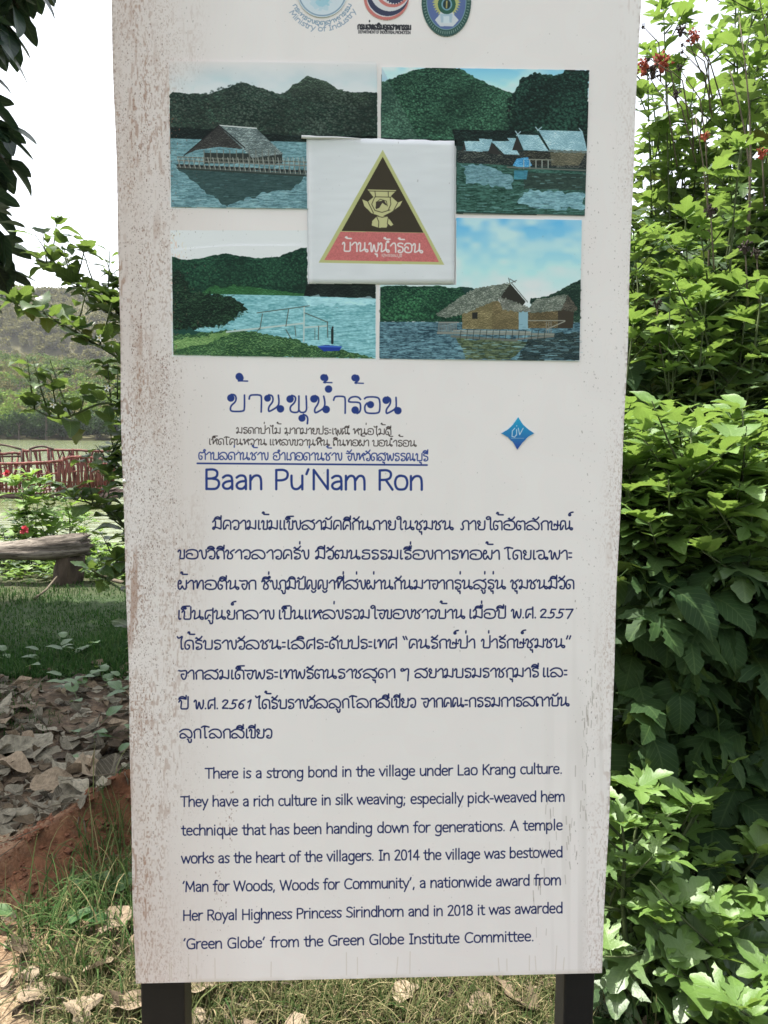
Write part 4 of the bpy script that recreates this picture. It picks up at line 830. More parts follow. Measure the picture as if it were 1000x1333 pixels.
def crown_arrays(seed,n,rx,rz,leaf,z0):
    rg=np.random.RandomState(seed); k=rg.randint(5,9)
    cen=np.stack([rg.uniform(-.55,.55,k)*rx,rg.uniform(-.55,.55,k)*rx,z0+rg.uniform(.3,1.,k)*rz*1.1],1); rad=rg.uniform(.38,.62,k)*rx
    i=rg.randint(k,size=n); d=rg.randn(n,3); d/=np.linalg.norm(d,axis=1)[:,None]; r=rg.rand(n)**.4
    P=cen[i]+d*(rad[i]*r)[:,None]*np.array([1,1,.8])
    a=rg.randn(n,3);a/=np.linalg.norm(a,axis=1)[:,None]; b=np.cross(a,rg.randn(n,3)); b/=np.linalg.norm(b,axis=1)[:,None]; s=leaf*rg.uniform(.6,1.3,n)[:,None]
    V=np.stack([P-a*s,P+b*s*.7,P+a*s,P-b*s*.7],1).reshape(-1,3); return V,np.repeat(rg.rand(n),4)
def quad_mesh(name,V,rn,mat,trunk=None):
    n=len(V)//4; tv=trunk.v if trunk else []; tf=trunk.f if trunk else []
    me=D.meshes.new(name); me.from_pydata([tuple(v) for v in V]+list(tv),[],[tuple(range(4*i,4*i+4)) for i in range(n)]+[tuple(j+4*n for j in f) for f in tf])
    me.materials.append(mat); me.materials.append(M_BARK)
    if tf: me.polygons.foreach_set('material_index',[0]*n+[1]*len(tf))
    a=me.attributes.new('rnd','FLOAT','POINT'); a.data.foreach_set('value',np.concatenate([rn,np.zeros(len(tv))]).astype(np.float32)); return me
def trunk_mb(h,r,seed,limbs=4,spread=1.5):
    rg=random.Random(seed); m=MB(); top=Vector((rg.uniform(-.3,.3),rg.uniform(-.3,.3),h)); mid=Vector((rg.uniform(-.2,.2),rg.uniform(-.2,.2),h*.5))
    m.tube([(0,0,-.5),mid,top],[r,r*.75,r*.4],5)
    for k in range(limbs):
        a=rg.uniform(0,6.28); p=mid.lerp(top,rg.uniform(.2,.95)); q=p+Vector((math.cos(a)*spread,math.sin(a)*spread,rg.uniform(.6,1.3)*spread)); m.tube([p,p.lerp(q,.5)+Vector((0,0,-.15*spread)),q],[r*.45,r*.3,r*.12],4)
    return m
def far_woods():
    # one mass on the slopes
    rg=np.random.RandomState(3); sets={0:([],[]),1:([],[]),2:([],[]),3:([],[])}
    proto={(k,s):crown_arrays(100+k*7+s,170,2.9,3.6,.42,1.5) for k in range(4) for s in range(3)}
    for k in range(4300):
        if k%3: u=rg.uniform(-.56,-.25)                      # tangent of the bearing: the gap left of the board
        else: u=rg.uniform(-.9,.9)
        y=SHORE+3+rg.rand()**1.0*222; x=u*(y+1.5)+.045*y
        z=float(hill_h(x,y,0)); t=rg.rand(); up=(y-SHORE)/200
        kind=0 if y<SHORE+12 else (3 if t<.26*(1-up) else 1 if t<.30 else 2)
        V,r=proto[(kind,rg.randint(3))]; s=rg.uniform(.65,1.35); s*=1 if kind!=2 else .85
        a=rg.uniform(0,6.28); R=np.array([[math.cos(a),-math.sin(a),0],[math.sin(a),math.cos(a),0],[0,0,1]])*s
        sets[kind][0].append(V@R.T+np.array([x,y,z])); sets[kind][1].append((r+rg.rand())%1)
    for k,n in ((0,'shore_wood'),(1,'slope_wood'),(2,'dry_wood'),(3,'bamboo_wood')):
        o=link(n,quad_mesh(n,np.concatenate(sets[k][0]),np.concatenate(sets[k][1]),M_FAR[k])); tag(o,{0:'dark green undergrowth massed along the foot of the far shore',1:'mid green tree cover scattered over the far hillside',2:'brownish dry-season scrub wood covering the far hillside',3:'pale yellow-green bamboo thickets low on the far hillside'}[k],'woodland',kind='stuff')
    # the hazy ridge behind
    Vs=[];Rs=[]
    for k in range(1700):
        u=rg.uniform(-.55,-.2) if k%3 else rg.uniform(-.8,.8); y=rg.uniform(500,690); x=u*y; V,r=proto[(2,rg.randint(3))]; Vs.append(V*np.array([1.9,1.9,1.7])+np.array([x,y,float(hill_h(x,y,1))-1])); Rs.append(r)
    tag(link('ridge_wood',quad_mesh('ridge_wood',np.concatenate(Vs),np.concatenate(Rs),M_FAR[2])),'grey-green wood on the hazy ridge behind the hill','woodland',kind='stuff')
    # trees that stand out one by one
    def tree(px,py,Y,h,kind,label,seed,w=1.,bare=False):
        p=at(px,py,Y); z=float(hill_h(p.x,p.y,0)); root=empty('tree',(p.x,p.y,z),label,'tree','trees that stand out on the far shore')
        if not bare:
            V,r=crown_arrays(seed,420,h*.34*w,h*.62,.36,h*.22); quad=quad_mesh('crown',V+np.array([p.x,p.y,z]),r,M_FAR[kind]); link('crown',quad,root)
        m=trunk_mb(h*(.9 if bare else .6),h*.022,seed,9 if bare else 4,h*.16); o=m.build('trunk',M_BARK,root); o.matrix_basis=Matrix.Translation((p.x,p.y,z)); 
    tree(60,560,SHORE+4,17,0,'tall narrow dark green tree on the far shore left of the board',5,.55)
    tree(25,570,SHORE+1,9,0,'squat dark tree at the waterline near the left picture edge',6)
    tree(105,572,SHORE+1,8,0,'round dark bush-like tree at the far waterline beside the board',7)
    tree(80,520,SHORE+14,11,3,'pale yellow-green tree just right of the tall dark one',8)
    tree(18,520,SHORE+16,12,3,'pale yellow-green tree low on the slope at the left picture edge',9)
    tree(125,525,SHORE+15,11,3,'light green spreading tree on the slope close to the board edge',11)
    tree(24,450,SHORE+60,11,2,'bare grey tree high on the slope at far left',12,1,True)
    tree(98,455,SHORE+66,10,2,'bare branching tree high on the slope near the board',13,1,True)
    tree(52,440,SHORE+80,10,2,'thin leafless tree midway up the far slope',14,1,True)
far_woods()
# ================================================================ the information board
def make_board():
    C=paint_print(1600); H,W=C.img.shape[:2]
    im=np.clip(C.img,0,1); im=np.where(im<.0031308,im*12.92,1.055*im**(1/2.4)-.055)
    img=D.images.new('board_print',W,H,alpha=False,float_buffer=False); a=np.ones((H,W,4),np.float32); a[...,:3]=im; img.pixels.foreach_set(a.ravel()); img.update(); img.pack()
    def pm(name,rough,coat=0.):
        t=NT(name); tx=t.n('TexImage'); tx.image=img; tx.interpolation='Cubic'; tx.extension='EXTEND'; t.l(t.n('UVMap').outputs[0],tx.inputs[0])
        c=t.coord('Object'); b=t.bump(t.noise(2.2,3,.5,c),.12,.02); b=t.bump(t.noise(300,3,.6,c),.10,.0006,b)
        return t.done(t.pbr(tx.outputs[0],rough,b,.14))
    MP=pm('printed_vinyl',.52); MS=pm('pasted_sheet_print',.62); MPH=pm('printed_photo_gloss',.48)
    t=NT('galvanised_sheet_edge'); c=t.coord('Object'); n=t.noise(30,6,.7,c); ME=t.done(t.pbr(t.ramp(n,[(.35,(.20,.12,.08)),(.55,(.42,.40,.38))]),.6,t.bump(n,.3,.002),.4,.3))
    t=NT('black_painted_steel'); c=t.coord('Object'); n=t.noise(22,8,.7,t.mapping(c,(1,1,.3))); n2=t.noise(90,6,.7,c)
    col=t.mix(t.ramp(n,[(.66,(0,0,0)),(.78,(.6,.6,.6))]),(.007,.007,.008),(.06,.035,.02)); col=t.mix(t.ramp(n2,[(.66,(0,0,0)),(.85,(.3,.3,.3))]),col,(.10,.09,.08))
    MB_=t.done(t.pbr(col,.5,t.bump(n2,.25,.002),.3))
    root=empty('information_board',(0,0,0),'tall white printed information board with Thai and English lettering on two black posts','sign board')
    def uvface(me):
        uv=me.uv_layers.new(name='UVMap')
        for p in me.polygons:
            for li in p.loop_indices:
                v=me.vertices[me.loops[li].vertex_index].co; uv.data[li].uv=(v.x+.5,(v.z-ZB)/(ZT-ZB))
    # the face is a sheet folded back over the frame, very slightly buckled
    nx,nz=24,50; F=MB(); vs=[]; fs=[]
    rg=random.Random(2)
    for j in range(nz+1):
        for i in range(nx+1):
            x=-.5+i/nx; z=ZB+(ZT-ZB)*j/nz; e=min(i,nx-i,j,nz-j)
            wob=.0011*math.sin(5*x+3*z)*math.sin(4.1*z+1)+.0007*math.sin(17*x+2)*math.sin(2.3*z)
            dx=0
            if i in(0,nx): wob=0; dx=.0012*math.sin(z*7.3+(i>0)*2)+.0008*math.sin(z*19)
            vs.append((x+dx,(wob if e>0 else 0),z))
    for j in range(nz):
        for i in range(nx): a=j*(nx+1)+i; fs.append((a,a+1,a+nx+2,a+nx+1))
    F.add(vs,fs,0)
    edge=[j*(nx+1) for j in range(nz+1)]; 
    for s,idx in ((-1,[j*(nx+1) for j in range(nz+1)]),(1,[j*(nx+1)+nx for j in range(nz+1)])):
        m0=len(F.v); F.v+=[F.v[k] for k in idx]; n=len(F.v); F.v+=[(F.v[k][0],.030,F.v[k][2]) for k in idx]; idx=list(range(m0,m0+nz+1))
        for q in range(nz):
            f=(idx[q],idx[q+1],n+q+1,n+q); F.f.append(f if s<0 else f[::-1]); F.m.append(1)
    for s,base in ((-1,0),(1,nz*(nx+1))):
        m0=len(F.v); F.v+=[F.v[base+k] for k in range(nx+1)]; n=len(F.v); F.v+=[(F.v[base+k][0],.030,F.v[base+k][2]) for k in range(nx+1)]; base=m0
        for q in range(nx):
            f=(base+q,n+q,n+q+1,base+q+1); F.f.append(f if s<0 else f[::-1]); F.m.append(1)
    me=F.mesh('panel',[MP,ME],True); uvface(me); link('panel',me,root)
    b=MB(); b.add([(-.4995,.0305,ZB),(.4995,.0305,ZB),(.4995,.0305,ZT),(-.4995,.0305,ZT)],[(0,3,2,1)]); b.build('back_sheet',ME,root)
    # printed photographs: thin sheets a fraction of a millimetre proud of the vinyl
    def sheet(name,pts,y,mat,th=.0006):
        q=[to_uv(*p) for p in pts]; m=MB(); n=len(q); m.add([(a,y,b) for a,b in q]+[(a,y+th,b) for a,b in q],[tuple(range(n))]+[(i,i+n,(i+1)%n+n,(i+1)%n) for i in range(n)])
        me=m.mesh(name,mat); me.flip_normals() if me.polygons[0].normal.y>0 else None
        uvface(me); return link(name,me,root)
    for pts,lb in (([(221,80),(490,84),(492,178),(402,178),(402,272),(223,270)],'printed photo of a thatched pavilion on the lake'),([(497,88),(767,92),(761,281),(595,278),(594,183),(495,180)],'printed photo of a row of raft houses'),
                ([(224,330),(402,330),(402,370),(489.5,372),(489,467),(226,462)],'printed photo of the lake shore with a bamboo landing'),([(594,284),(757,287),(754,470),(494,467),(495,371),(593,371)],'printed photo of a thatched hut on a raft')):
        if 'shore' in lb: pts=[(224,326),(300,320),(402,320),(402,370),(489.5,372),(489,467),(226,462)]
        sheet('printed_photo',pts,-.0024,MPH,.0022)['label']=lb
    ang=[k*math.pi/18 for k in range(36)]
    for cx,cy,rx,ry,lb in ((419.7,-9.3,32.5,32.5,'round pale blue ministry emblem'),(503,-2.6,29.4,29.4,'round red and navy cogwheel emblem'),(581,3,32.2,45,'oval green seal with gold rays'),):
        sheet('emblem',[(cx+math.cos(a)*rx,cy+math.sin(a)*ry) for a in ang],-.0022,MPH,.002)['label']=lb
    zq=[(580+a/5.556,480+b/5.556) for a,b in ((525,350),(560,405),(600,440),(640,467),(600,490),(555,535),(518,585),(490,535),(450,495),(403,467),(450,440),(490,400))]
    sheet('emblem',zq,-.0022,MPH,.002)['label']='small blue diamond emblem'
    # pasted sheet, its top edge lifting and a torn strip curling at the upper left
    nx,nz=30,26; m=MB(); vs=[];fs=[]
    for j in range(nz+1):
        for i in range(nx+1):
            u=i/nx;v=j/nz; px=(1-v)*(402.2+u*189)+v*(400.8+u*190.6); py=(1-v)*370+v*(179.5+u*4.5)
            if j==nz: py+=.6*math.sin(u*23)+.4*math.sin(u*61)
            x,z=to_uv(px,py); lift=.0034+.0003*math.sin(u*31+v*9)*math.sin(v*57)+.00025*math.sin(v*90+u*4)
            if v>.94 and u<.5: lift+=.0025*(v-.94)/.06*(1-u*2)
            if u<.04: lift+=.001
            vs.append((x,-lift,z))
    for j in range(nz):
        for i in range(nx): a=j*(nx+1)+i; fs.append((a,a+1,a+nx+2,a+nx+1))
    m.add(vs,fs); me=m.mesh('pasted_sheet',MS,True); uvface(me); o=link('pasted_sheet',me,root); o['label']='white pasted sheet with the triangular village emblem'
    so=o.modifiers.new('thick','SOLIDIFY'); so.thickness=.0006; so.offset=-1
    t=NT('torn_paper'); MT=t.done(t.pbr((.62,.61,.60),.7)); m=MB()
    p=[to_uv(393+k*9.6,180.2+.3*math.sin(k)+k*.28) for k in range(9)]; m.tube([(a,-.0075,b) for a,b in p],[.0030,.0034,.0026,.0022,.0021,.0020,.0018,.0015,.001],6); o=m.build('torn_strip',MT,root,True)
    # frame behind the face
    for z in (ZB+.003,1.0,1.75,ZT-.03): m=MB(); m.box(-.43,.43,.0315,.056,z,z+.027); bevel(m.build('frame_rail',MB_,root),.002)
    for x0,x1 in ((-.499,-.405),(.428,.496)):
        m=MB(); m.box(x0,x1,.032,.105,-.35,ZT-.004); bevel(m.build('post',MB_,root),.004)
    t=NT('screw_metal'); MSC=t.done(t.pbr((.62,.60,.56),.35,None,.5,.8))
    for px,py in ((162.5,626.5),):
        x,z=to_uv(px,py); m=MB(); R=[(.0042,0),(.0040,-.0012),(.0026,-.0022)]
        for (r,y) in R: m.v+= [(x+math.cos(k*math.pi/5)*r,y-.0012,z+math.sin(k*math.pi/5)*r) for k in range(10)]
        m.f=[(j*10+k,j*10+(k+1)%10,(j+1)*10+(k+1)%10,(j+1)*10+k) for j in range(2) for k in range(10)]+[tuple(20+k for k in range(10))]; m.m=[0]*len(m.f)
        m.build('screw',MSC,root,True)
make_board()

# ================================================================ log bench
def make_bench():
    Y=6.5; t=NT('weathered_log_wood'); c=t.coord('Object'); g=t.noise(5,8,.65,t.mapping(c,(.35,2.2,2.2)),.9); g2=t.noise(26,8,.75,t.mapping(c,(.2,2,2)))
    col=t.ramp(g,[(.32,(.05,.04,.032)),(.5,(.17,.145,.12)),(.68,(.34,.30,.25))]); col=t.mix(t.ramp(g2,[(.40,(.8,.8,.8)),(.5,(0,0,0))]),col,(.035,.028,.022))
    b=t.bump(g,.7,.03); b=t.bump(g2,.8,.012,b); ML=t.done(t.pbr(col,.9,b,.2))
    MSt=bark_mat('stump_bark',(.035,.028,.022),(.12,.09,.065),9,.9,.03)
    p0=at(55,705,Y); root=empty('log_bench',(p0.x,Y,hz(p0.x,Y)),'weathered grey half-rotten log bench resting on a dark stump by the water','bench')
    rg=random.Random(7)
    def log(name,pts,rads,n,mat,ends=.04,squash=(1,.86)):
        m=MB(); P=[Vector(p) for p in pts]; k=len(P); vs=[]
        for i,p in enumerate(P):
            tdir=(P[min(i+1,k-1)]-P[max(i-1,0)]).normalized(); a=tdir.cross(Vector((0,0,1))).normalized(); bb=a.cross(tdir)
            for j in range(n):
                q=2*math.pi*j/n; r=rads[i]*(1+.09*math.sin(3*q+i*.35)+.06*math.sin(7*q+i*.6)+.035*math.sin(13*q+i)+rg.uniform(-.03,.03))
                off=tdir*(rg.uniform(-ends,ends) if i in(0,k-1) else 0)
                vs.append(p+(a*math.cos(q)*squash[0]+bb*math.sin(q)*squash[1])*r+off)
        fs=[(i*n+j,i*n+(j+1)%n,(i+1)*n+(j+1)%n,(i+1)*n+j) for i in range(k-1) for j in range(n)]
        c0=len(vs); vs.append(P[0]-(P[1]-P[0]).normalized()*-.03); vs.append(P[-1]-(P[-1]-P[-2]).normalized()*.05)
        fs+=[(c0,(j+1)%n,j) for j in range(n)]+[(c0+1,(k-1)*n+j,(k-1)*n+(j+1)%n) for j in range(n)]
        m.add(vs,fs); return m.build(name,mat,root,True)
    pts=[];rad=[]
    for i in range(34):
        s=i/33; px=-260+s*372; py=719+3*math.sin(s*5)-(0 if s<.8 else 9*((s-.8)/.2)**1.3); q=at(px,py,Y+.05*math.sin(s*6)); pts.append(q); rad.append(.098+.012*math.sin(s*9)+.034*min(1,max(0,(s-.72)/.2)))
    log('log_seat',pts,rad,28,ML,.07)
    # a knot and the splintered end
    k=at(72,717,Y-.12); m=MB(); m.tube([k+Vector((0,.05,0)),k+Vector((0,-.005,0)),k+Vector((0,-.01,0))],[.04,.032,.012],9); m.build('knot',MSt,root,True)
    m=MB()
    for j in range(16):
        a=rg.uniform(0,6.28); r=rg.uniform(.02,.10); e=pts[-1]+Vector((0,math.cos(a)*r,math.sin(a)*r)); m.tube([e-Vector((.16,0,0)),e+Vector((.01,0,0)),e+Vector((rg.uniform(.03,.09),rg.uniform(-.02,.02),rg.uniform(-.02,.03)))],[.028,.02,.003],5)
    m.build('splintered_end',ML,root,True)
    for px,w in ((84,.145),(-150,.15)):
        q=at(px,760,Y+.02); z=hz(q.x,q.y); log('stump_leg',[(q.x+.01*i,q.y,z-.1+i*(at(84,722,Y).z-z+.1)/8) for i in range(9)],[w*(1.06-.015*i) for i in range(9)],18,MSt,.01,(1,1))
make_bench()

# ================================================================ red raft
def make_raft():
    Y=21.5; tt=NT('red_painted_sticks'); c=tt.coord('Object'); n=tt.noise(6,6,.7,c); oi=tt.n('ObjectInfo').outputs['Random']
    col=tt.ramp(n,[(.3,(.05,.02,.016)),(.5,(.155,.042,.034)),(.72,(.28,.10,.08))]); col=tt.mix(tt.math('MULTIPLY',oi,.55),col,(.08,.04,.03)); MR=tt.done(tt.pbr(col,.75,tt.bump(n,.5,.01),.3))
    tt=NT('dark_wet_wood'); n=tt.noise(5,6,.7,tt.coord('Object')); MD=tt.done(tt.pbr(tt.ramp(n,[(.3,(.03,.02,.016)),(.7,(.12,.075,.055))]),.8,tt.bump(n,.5,.02)))
    a=at(128,640,Y); xr=a.x; xl=at(-120,640,Y).x; root=empty('fishing_raft',((xl+xr)/2,Y,WATER_Z),'raft with a crooked balustrade of red-painted sticks floating on the lake','raft')
    zt=at(60,598,Y).z; zd=WATER_Z+.16; dep=2.6; rg=random.Random(12)
    for k in range(9):
        y=Y-.1+k*(dep+.2)/8; m=MB(); m.tube([(xl-.2,y,WATER_Z+.02),(0.5*(xl+xr),y,WATER_Z+.04),(xr+rg.uniform(.1,.75),y,WATER_Z+.03)],[.08,.085,.07],7); m.build('float_pole',MD,root,True)
    for k in range(int((xr-xl)/.2)):
        x=xl+k*.2; m=MB(); m.box(x,x+.185,Y-.05+rg.uniform(-.06,.06),Y+dep,zd-.03,zd+rg.uniform(-.004,.006)); m.build('deck_plank',MD,root)
    def rail(p0,p1,n,hh,sag=.0,arch=0.):
        p0=Vector(p0);p1=Vector(p1); d=(p1-p0)
        for k in range(n+1):
            s=k/n; q=p0+d*s; top=hh+arch*math.sin(math.pi*s)+rg.uniform(-.03,.05); lean=rg.uniform(-.30,.30); dn=d.normalized()
            post=(k%9==0); m=MB(); r=.045 if post else rg.uniform(.018,.042)
            m.tube([q+Vector((0,0,-.02)),q+dn*lean*.35*(0 if post else 1)+Vector((rg.uniform(-.03,.03),rg.uniform(-.03,.03),top*.5)),q+dn*(0 if post else lean)+Vector((0,0,top+(.06 if post else 0)))],[r,r*.9,r*.8],6); m.build('post' if post else 'baluster',MR,root,True)
        for fr,r in ((1.,.042),(.12,.03),(.62,.02)):
            m=MB(); m.tube([p0+d*(i/8)+Vector((0,rg.uniform(-.02,.02),hh*fr+arch*math.sin(math.pi*i/8)*fr+rg.uniform(-.015,.02))) for i in range(9)],r,6); m.build('rail',MR,root,True)
    h=zt-zd
    xm=at(84,600,Y).x
    rail((xl,Y,zd),(xm,Y-.12,zd),46,h*.95,arch=-.08); rail((xm,Y-.12,zd),(xr,Y,zd),22,h*1.02,arch=.06); rail((xr,Y,zd),(xr-.35,Y+dep,zd),10,h*1.0)
    xb=at(30,590,Y+dep).x; rail((xb,Y+dep,zd),(xr-.35,Y+dep,zd),32,h*1.18,arch=.04); rail((xb,Y+dep,zd),(xb-.1,Y,zd),9,h*1.12)
    m=MB(); 
    for x0,x1,hh in ((-40,28,.16),(38,70,.10)):
        A=at(x0,583,Y+1.6);B=at(x1,583,Y+1.6); m.tube([A.lerp(B,i/8)+Vector((0,0,hh*math.sin(math.pi*i/8)-.05)) for i in range(9)],.035,6)
    m.tube([at(-60,595,Y+1.6),at(28,594,Y+1.6)],.03,6)
    for x in (-30,0,28,40,66): A=at(x,585,Y+1.6); m.tube([(A.x,A.y,zd),(A.x,A.y,A.z)],.03,6)
    m.build('hoop_frame',MD,root,True)
make_raft()
# ================================================================ leaves and plants
LG=[(.0,(.048,.098,.028)),(.45,(.078,.145,.042)),(1.,(.13,.21,.075))]
ML_A=leaf_mat('shrub_leaf',LG,.36,.40,.30,None,.6)
ML_Y=leaf_mat('young_shrub_leaf',[(0,(.10,.19,.04)),(1,(.16,.27,.06))],.38,.42,.25,None,.6)
ML_D=leaf_mat('old_shrub_leaf',[(0,(.014,.036,.012)),(1,(.03,.065,.02))],.22,.62,.12,None,.15)  # for old leaves, and for the hollow, whose shade is put into the colour
ML_B=leaf_mat('side_shrub_leaf',[(0,(.02,.055,.02)),(.5,(.035,.08,.022)),(1,(.06,.12,.025))],.38,.42,.28)
ML_YEL=leaf_mat('yellowing_leaf',[(0,(.10,.08,.015)),(1,(.12,.14,.02))],.4,.5,.25)
ML_T=leaf_mat('tree_leaf',[(0,(.012,.030,.022)),(.5,(.018,.042,.028)),(1,(.03,.058,.036))],.16,.33,.2,(.08,.13,.03),.6)
M_STEM=bark_mat('green_stem',(.03,.045,.018),(.08,.10,.04),30,.4,.004); M_WOOD=bark_mat('twig_bark',(.05,.04,.028),(.17,.14,.10),40,.5,.004)
LA=[leaf_mesh('lobed_leaf_%s'%'abcdefgh'[i],ML_A,'lobed' if i%3<2 else 'trilobe',droop=d,fold=f,wave=w,pet=.32,seed=i,twist=t) for i,(d,f,w,t) in enumerate(((.5,.18,.03,.2),(.9,.3,.04,-.3),(1.3,.12,.03,.1),(.3,.35,.05,.4),(1.0,.05,.05,-.2),(.7,.25,.02,.5)))]
LO=[leaf_mesh('plain_leaf_%s'%'abcdefgh'[i],ML_A,'ovate',droop=d,fold=f,wave=w,pet=.2,seed=10+i,twist=t) for i,(d,f,w,t) in enumerate(((.6,.25,.03,.3),(1.1,.15,.04,-.4),(.2,.3,.03,.0)))]
LY=[leaf_mesh('young_leaf_%s'%'abcdefgh'[i],ML_Y,s,droop=d,fold=f,wave=.03,pet=.15,seed=20+i,twist=t) for i,(s,d,f,t) in enumerate((('ovate',.3,.4,.2),('trilobe',.5,.35,-.3),('lobed',.6,.3,.3)))]
LD=[leaf_mesh('old_or_shaded_leaf_%s'%'abcdefgh'[i],ML_D,s,droop=d,fold=f,wave=.05,pet=.3,seed=30+i,twist=t) for i,(s,d,f,t) in enumerate((('lobed',1.0,.15,.2),('ovate',1.3,.1,-.3),('trilobe',.8,.1,.3)))]
LB=[leaf_mesh('wavy_leaf_%s'%'abcdefgh'[i],ML_B,'wavy' if i%2==0 else 'ovate',droop=d,fold=f,wave=.04,pet=.22,seed=40+i,twist=t) for i,(d,f,t) in enumerate(((.4,.2,.2),(.9,.25,-.3),(.2,.1,.5),(1.2,.2,.1)))]
LYEL=[leaf_mesh('yellow_leaf',ML_YEL,'wavy',droop=1.2,fold=.3,wave=.06,pet=.2,seed=50,twist=.4)]
LTR=[leaf_mesh('oblong_leaf_%s'%'abcdefgh'[i],ML_T,'oblong',droop=d,fold=f,wave=.015,pet=.08,seed=60+i,twist=t) for i,(d,f,t) in enumerate(((.4,.2,.2),(.8,.3,-.4),(.1,.15,.5)))]
def arc(p0,p1,bow,n=9,side=None):
    p0=Vector(p0);p1=Vector(p1); side=side or Vector((0,0,1)); return [p0.lerp(p1,i/(n-1))+side*(bow*math.sin(math.pi*i/(n-1))) for i in range(n)]
def along(pts,s):
    L=[(pts[i+1]-pts[i]).length for i in range(len(pts)-1)]; t=s*sum(L)
    for i,l in enumerate(L):
        if t<=l or i==len(L)-1: return pts[i].lerp(pts[i+1],min(1,t/l)),(pts[i+1]-pts[i]).normalized()
        t-=l
TOTAL={'leaf':0}
def grow(root,stems,size,leafset,gap,rg,bare=.15,young=None,maxobj=290,old=None,top=True,lift=.25,stem_mat=None,shoots=True,r0=.011,view_sort=True):
    """each stem a tube; leaves alternate up it on their stalks; side shoots near the top"""
    items=[]; ga=2.4
    for pts in stems:
        pts=[Vector(p) for p in pts]; k=len(pts); m=MB(); L=sum((pts[i+1]-pts[i]).length for i in range(k-1))
        m.tube(pts,[r0*(1-.72*i/(k-1))*(.75+.5*((len(items)*.37+L*7)%1)) for i in range(k)],6); m.build('stem',stem_mat or M_STEM,root,True)
        n=int(L/gap); phi=rg.uniform(0,6)
        for i in range(n):
            s=bare+(1-bare)*(i+rg.uniform(-.3,.3))/n
            if s<0 or s>1: continue
            p,t=along(pts,s); phi+=ga+rg.uniform(-.5,.5); a=t.orthogonal().normalized(); b=t.cross(a); out=a*math.cos(phi)+b*math.sin(phi); out.z*=.4
            d=(out.normalized()+Vector((0,0,lift+(.35 if s>.8 else 0)+rg.uniform(-.3,.3)))+t*.15).normalized(); age=s
            if young and s>.86: me=rg.choice(young); sz=size*rg.uniform(.45,.75)
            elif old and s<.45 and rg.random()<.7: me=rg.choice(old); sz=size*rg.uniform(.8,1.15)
            elif rg.random()<.03: me=LYEL[0]; sz=size*rg.uniform(.5,.8)
            else: me=rg.choice(leafset); sz=size*rg.uniform(.5,1.25)*(1.08-.3*s)
            up=Vector((rg.uniform(-.35,.35),rg.uniform(-.35,.35),1)); items.append((me,frame(p,d,up,sz)))
            if shoots and s>.35 and rg.random()<.30:       # a short side shoot with its own small leaves
                q=p+d*size*rg.uniform(.6,1.3)+Vector((0,0,size*rg.uniform(.3,.9))); mm=MB(); mm.tube([p,p.lerp(q,.5)+Vector((0,0,-.01)),q],[r0*.4,r0*.3,r0*.15],5); mm.build('side_shoot',stem_mat or M_STEM,root,True)
                for j in range(rg.randint(3,5)):
                    a2=rg.uniform(0,6.28); d2=Vector((math.cos(a2),math.sin(a2),rg.uniform(.0,.9))); items.append((rg.choice(young or leafset),frame(p.lerp(q,rg.uniform(.5,1)),d2,(0,0,1),size*rg.uniform(.35,.7))))
        if top:
            p=pts[-1]
            for j in range(6):
                a2=j*1.05+rg.uniform(-.3,.3); d2=Vector((math.cos(a2),math.sin(a2),rg.uniform(.35,1.6))); items.append((rg.choice(young or leafset),frame(p,d2,(d2.x*-.5,d2.y*-.5,1),size*rg.uniform(.3,.62))))
    # leaves nearest to where the photograph was taken are objects, whatever is past the limit is joined
    c=Vector(CAM); items.sort(key=lambda it:(it[1].to_translation()-c).length/max(.001,it[1].col[1].length)); 
    for me,M in items[:maxobj]: link('leaf',me,root,mat4=M)
    if len(items)>maxobj:
        mats=list({me.materials[0].name:me.materials[0] for me,_ in items[maxobj:]}.values()); join_leaves('leaves',items[maxobj:],mats,root)
    TOTAL['leaf']+=len(items); return items
t=NT('red_seed_head'); n=t.noise(60,4,.6,t.coord('Object')); M_SEED=t.done(t.pbr(t.ramp(n,[(.3,(.16,.02,.012)),(.7,(.45,.09,.04))]),.7))
t=NT('dark_seed_head'); M_DSEED=t.done(t.pbr((.03,.018,.014),.8))
def seed_head(root,p,r,mat,n=34,rg=random):
    m=MB()
    for k in range(n):
        d=Vector((rg.gauss(0,1),rg.gauss(0,1),rg.gauss(0,1)+.25)).normalized(); q=p+d*r*rg.uniform(.35,1); a=d.orthogonal().normalized()*r*.26; b=d.cross(a).normalized()*r*.2
        m.add([q-a,q-b+d*r*.1,q+d*r*.42,q+a,q+b],[(0,1,2),(1,3,2),(3,4,2),(4,0,2)])
    m.tube([p-Vector((0,0,r)),p],[r*.25,r*.5],6); m.build('seed_head',mat,root)
def bush(name,label,cat,bx,by,stems,size,**k):
    root=empty(name,(bx,by,hz(bx,by)),label,cat,k.pop('group',None)); grow(root,stems,size,**k); return root
def up_stems(rg,cx,cy,n,spread,h0,h1,lean,rx=None):
    out=[]
    for i in range(n):
        x=cx+rg.uniform(-spread,spread); y=cy+rg.uniform(-spread,spread)*(rx or 1); h=rg.uniform(h0,h1); a=rg.uniform(0,6.28); l=rg.uniform(.3,1)*lean
        base=Vector((x,y,hz(x,y)-.05)); top=base+Vector((math.cos(a)*l,math.sin(a)*l,h)); out.append([base.lerp(top,j/8)+Vector((math.sin(j*.9+i)*.02,math.cos(j*.8+i)*.02,0))-Vector((math.cos(a),math.sin(a),0))*l*.3*math.sin(math.pi*j/8) for j in range(9)])
    return out
